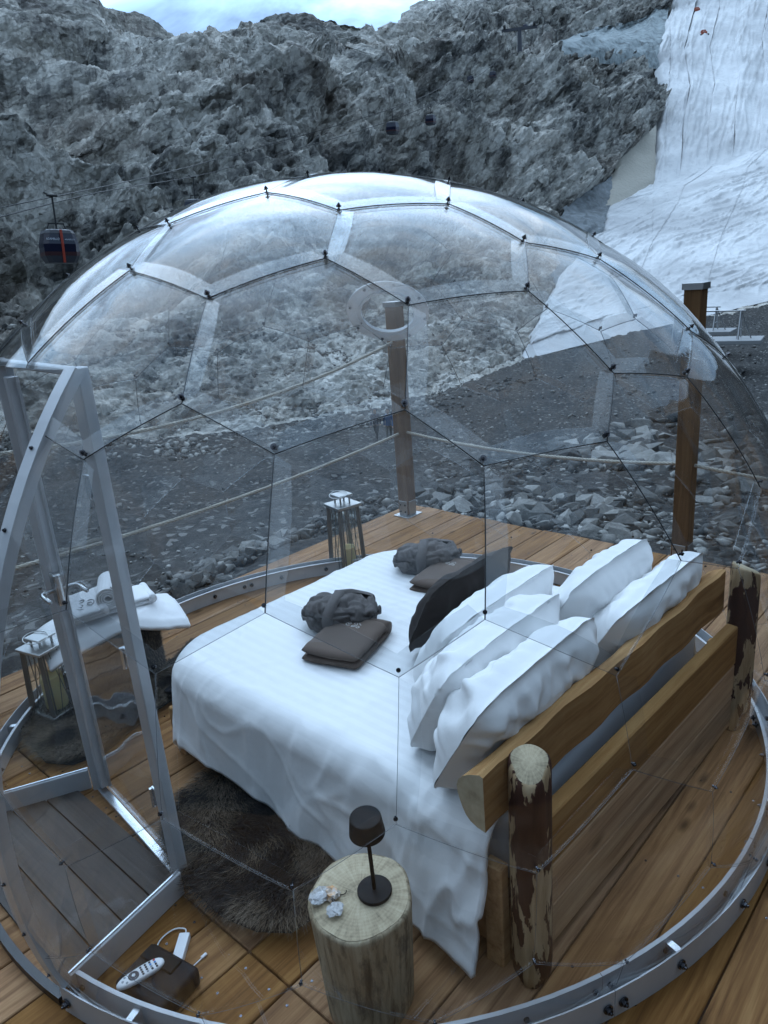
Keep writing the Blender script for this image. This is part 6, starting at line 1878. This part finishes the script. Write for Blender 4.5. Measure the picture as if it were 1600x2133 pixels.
for C_, lab in ((CABLE_A, 'upper steel cable of the gondola lift running up to the pylon'), (CABLE_B, 'lower steel cable of the gondola lift running up to the pylon')):
    bm = bmesh.new(); pts = smooth_path([pr(*q) for q in C_], 6); c = pts[len(pts) // 2]
    tube(bm, pts, [0.026 + 0.00008 * p_.length for p_ in pts], 5)
    tag(mk('lift_cable', bm, M['cable'], None, True, off=c, loc=c), lab, 'cable', 'lift cables')
foot_ = Vector(land(1083, 117)); head_ = Vector(pr(1083, 56, math.hypot(foot_.x, foot_.y) * 0.995))
py = tag(empty('lift_pylon', tuple(foot_)), 'grey steel cable pylon standing on the ledge above the crag', 'pylon')
Hh = head_.z - foot_.z
rp = math.atan2(foot_.y, foot_.x)
bm = bmesh.new(); cyl(bm, (0, 0, -1), (0, 0, Hh), 0.55, 0.38, 10); mk('mast', bm, M['cab_grey'], py)
sdv_ = Vector((math.sin(rp), -math.cos(rp), 0))
bm = bmesh.new(); box(bm, (0, 0, Hh - 0.1), (7.0, 0.5, 0.5), Matrix((sdv_, Vector((0, 0, 1)).cross(sdv_), Vector((0, 0, 1)))).transposed()); mk('crossarm', bm, M['cab_grey'], py)
for s_ in (-1, 1):
    bm = bmesh.new(); box(bm, sdv_ * 2.9 * s_ + Vector((0, 0, Hh + 0.35)), (0.5, 2.6, 0.5), Matrix((sdv_, Vector((0, 0, 1)).cross(sdv_), Vector((0, 0, 1)))).transposed(), 0.1); mk('sheave_train', bm, M['cable'], py)

# ------------------------------------------------------------------ steel trestles at the foot of the glacier, groomers up on it
k = NT('pale_concrete', (0.30, 0.31, 0.32), 0.9); M['concrete'] = k.m
def trestle(xl, xr, ytop, ybase, r, label, slab):
    A = Vector(pr(xl, ybase, r)); B = Vector(pr(xr, ybase, r * 0.99)); h = (Vector(pr(xr, ytop, r)).z - B.z)
    t = tag(empty('steel_trestle', tuple(B)), label, 'trestle', 'steel trestles below the glacier')
    d = (A - B); d.z = 0; d.normalize(); sd_ = Vector((0, 0, 1)).cross(d)
    for P_ in (Vector(), A - B):
        bm = bmesh.new()
        for s_ in (-1, 1):
            tube(bm, [P_ + sd_ * 0.9 * s_ - d * 0.55 * s_ * 0, P_ + Vector((0, 0, h)) + sd_ * 0.1 * s_], 0.06, 5)
            tube(bm, [P_ - d * 0.8 * (1 if s_ > 0 else -0.2), P_ + Vector((0, 0, h))], 0.05, 5)
        tube(bm, [P_ + sd_ * 0.6 + Vector((0, 0, h * 0.35)), P_ - sd_ * 0.6 + Vector((0, 0, h * 0.35))], 0.04, 5)
        mk('a_frame', bm, M['metal'], t)
    bm = bmesh.new(); tube(bm, [Vector((0, 0, h)) - d * 0.3, A - B + Vector((0, 0, h)) + d * 0.3], 0.06, 5); mk('top_bar', bm, M['metal'], t)
    bm = bmesh.new()
    c = (A - B) * 0.22
    box(bm, c + Vector((0, 0, -0.12)), ((A - B).length * 0.6 + 2.4, 3.0, 0.3), Matrix((d, sd_, Vector((0, 0, 1)))).transposed(), 0.03); mk('foundation_slab', bm, M['concrete'], t)
trestle(1405, 1540, 646, 706, 62, 'grey steel trestle on a pale slab, the nearer of the two behind the capped post', True)
trestle(1408, 1490, 638, 688, 70, 'grey steel trestle on a pale slab, the farther of the two behind the capped post', True)
M['groomer'] = simple('rust_red_paint', (0.28, 0.06, 0.03), 0.5)
for (px, py_, lab) in ((1451, 31, 'tiny red-brown tracked machine high on the covered glacier, upper one'), (1465, 80, 'tiny red-brown tracked machine high on the covered glacier, lower one')):
    P_ = Vector(land(px, py_)); n_ = (Vector((0, 0, CAM_H)) - P_).normalized(); P_ = P_ + n_ * 2.2
    t = tag(empty('snow_groomer', tuple(P_), (0, 0, 0.6)), lab, 'snow groomer', 'machines on the glacier')
    bm = bmesh.new(); box(bm, (0, 0, 0.9), (2.6, 1.3, 0.9), bev=0.15); box(bm, (0.3, 0, 1.55), (1.0, 1.2, 0.8), bev=0.15); mk('cab_body', bm, M['groomer'], t)
    for s_ in (-1, 1):
        bm = bmesh.new(); box(bm, (0, s_ * 0.9, 0.4), (2.8, 0.5, 0.8), bev=0.3, seg=3); mk('track', bm, M['cable'], t)
    bm = bmesh.new(); box(bm, (1.7, 0, 0.5), (0.12, 2.4, 0.9), bev=0.04); mk('blade', bm, M['groomer'], t)
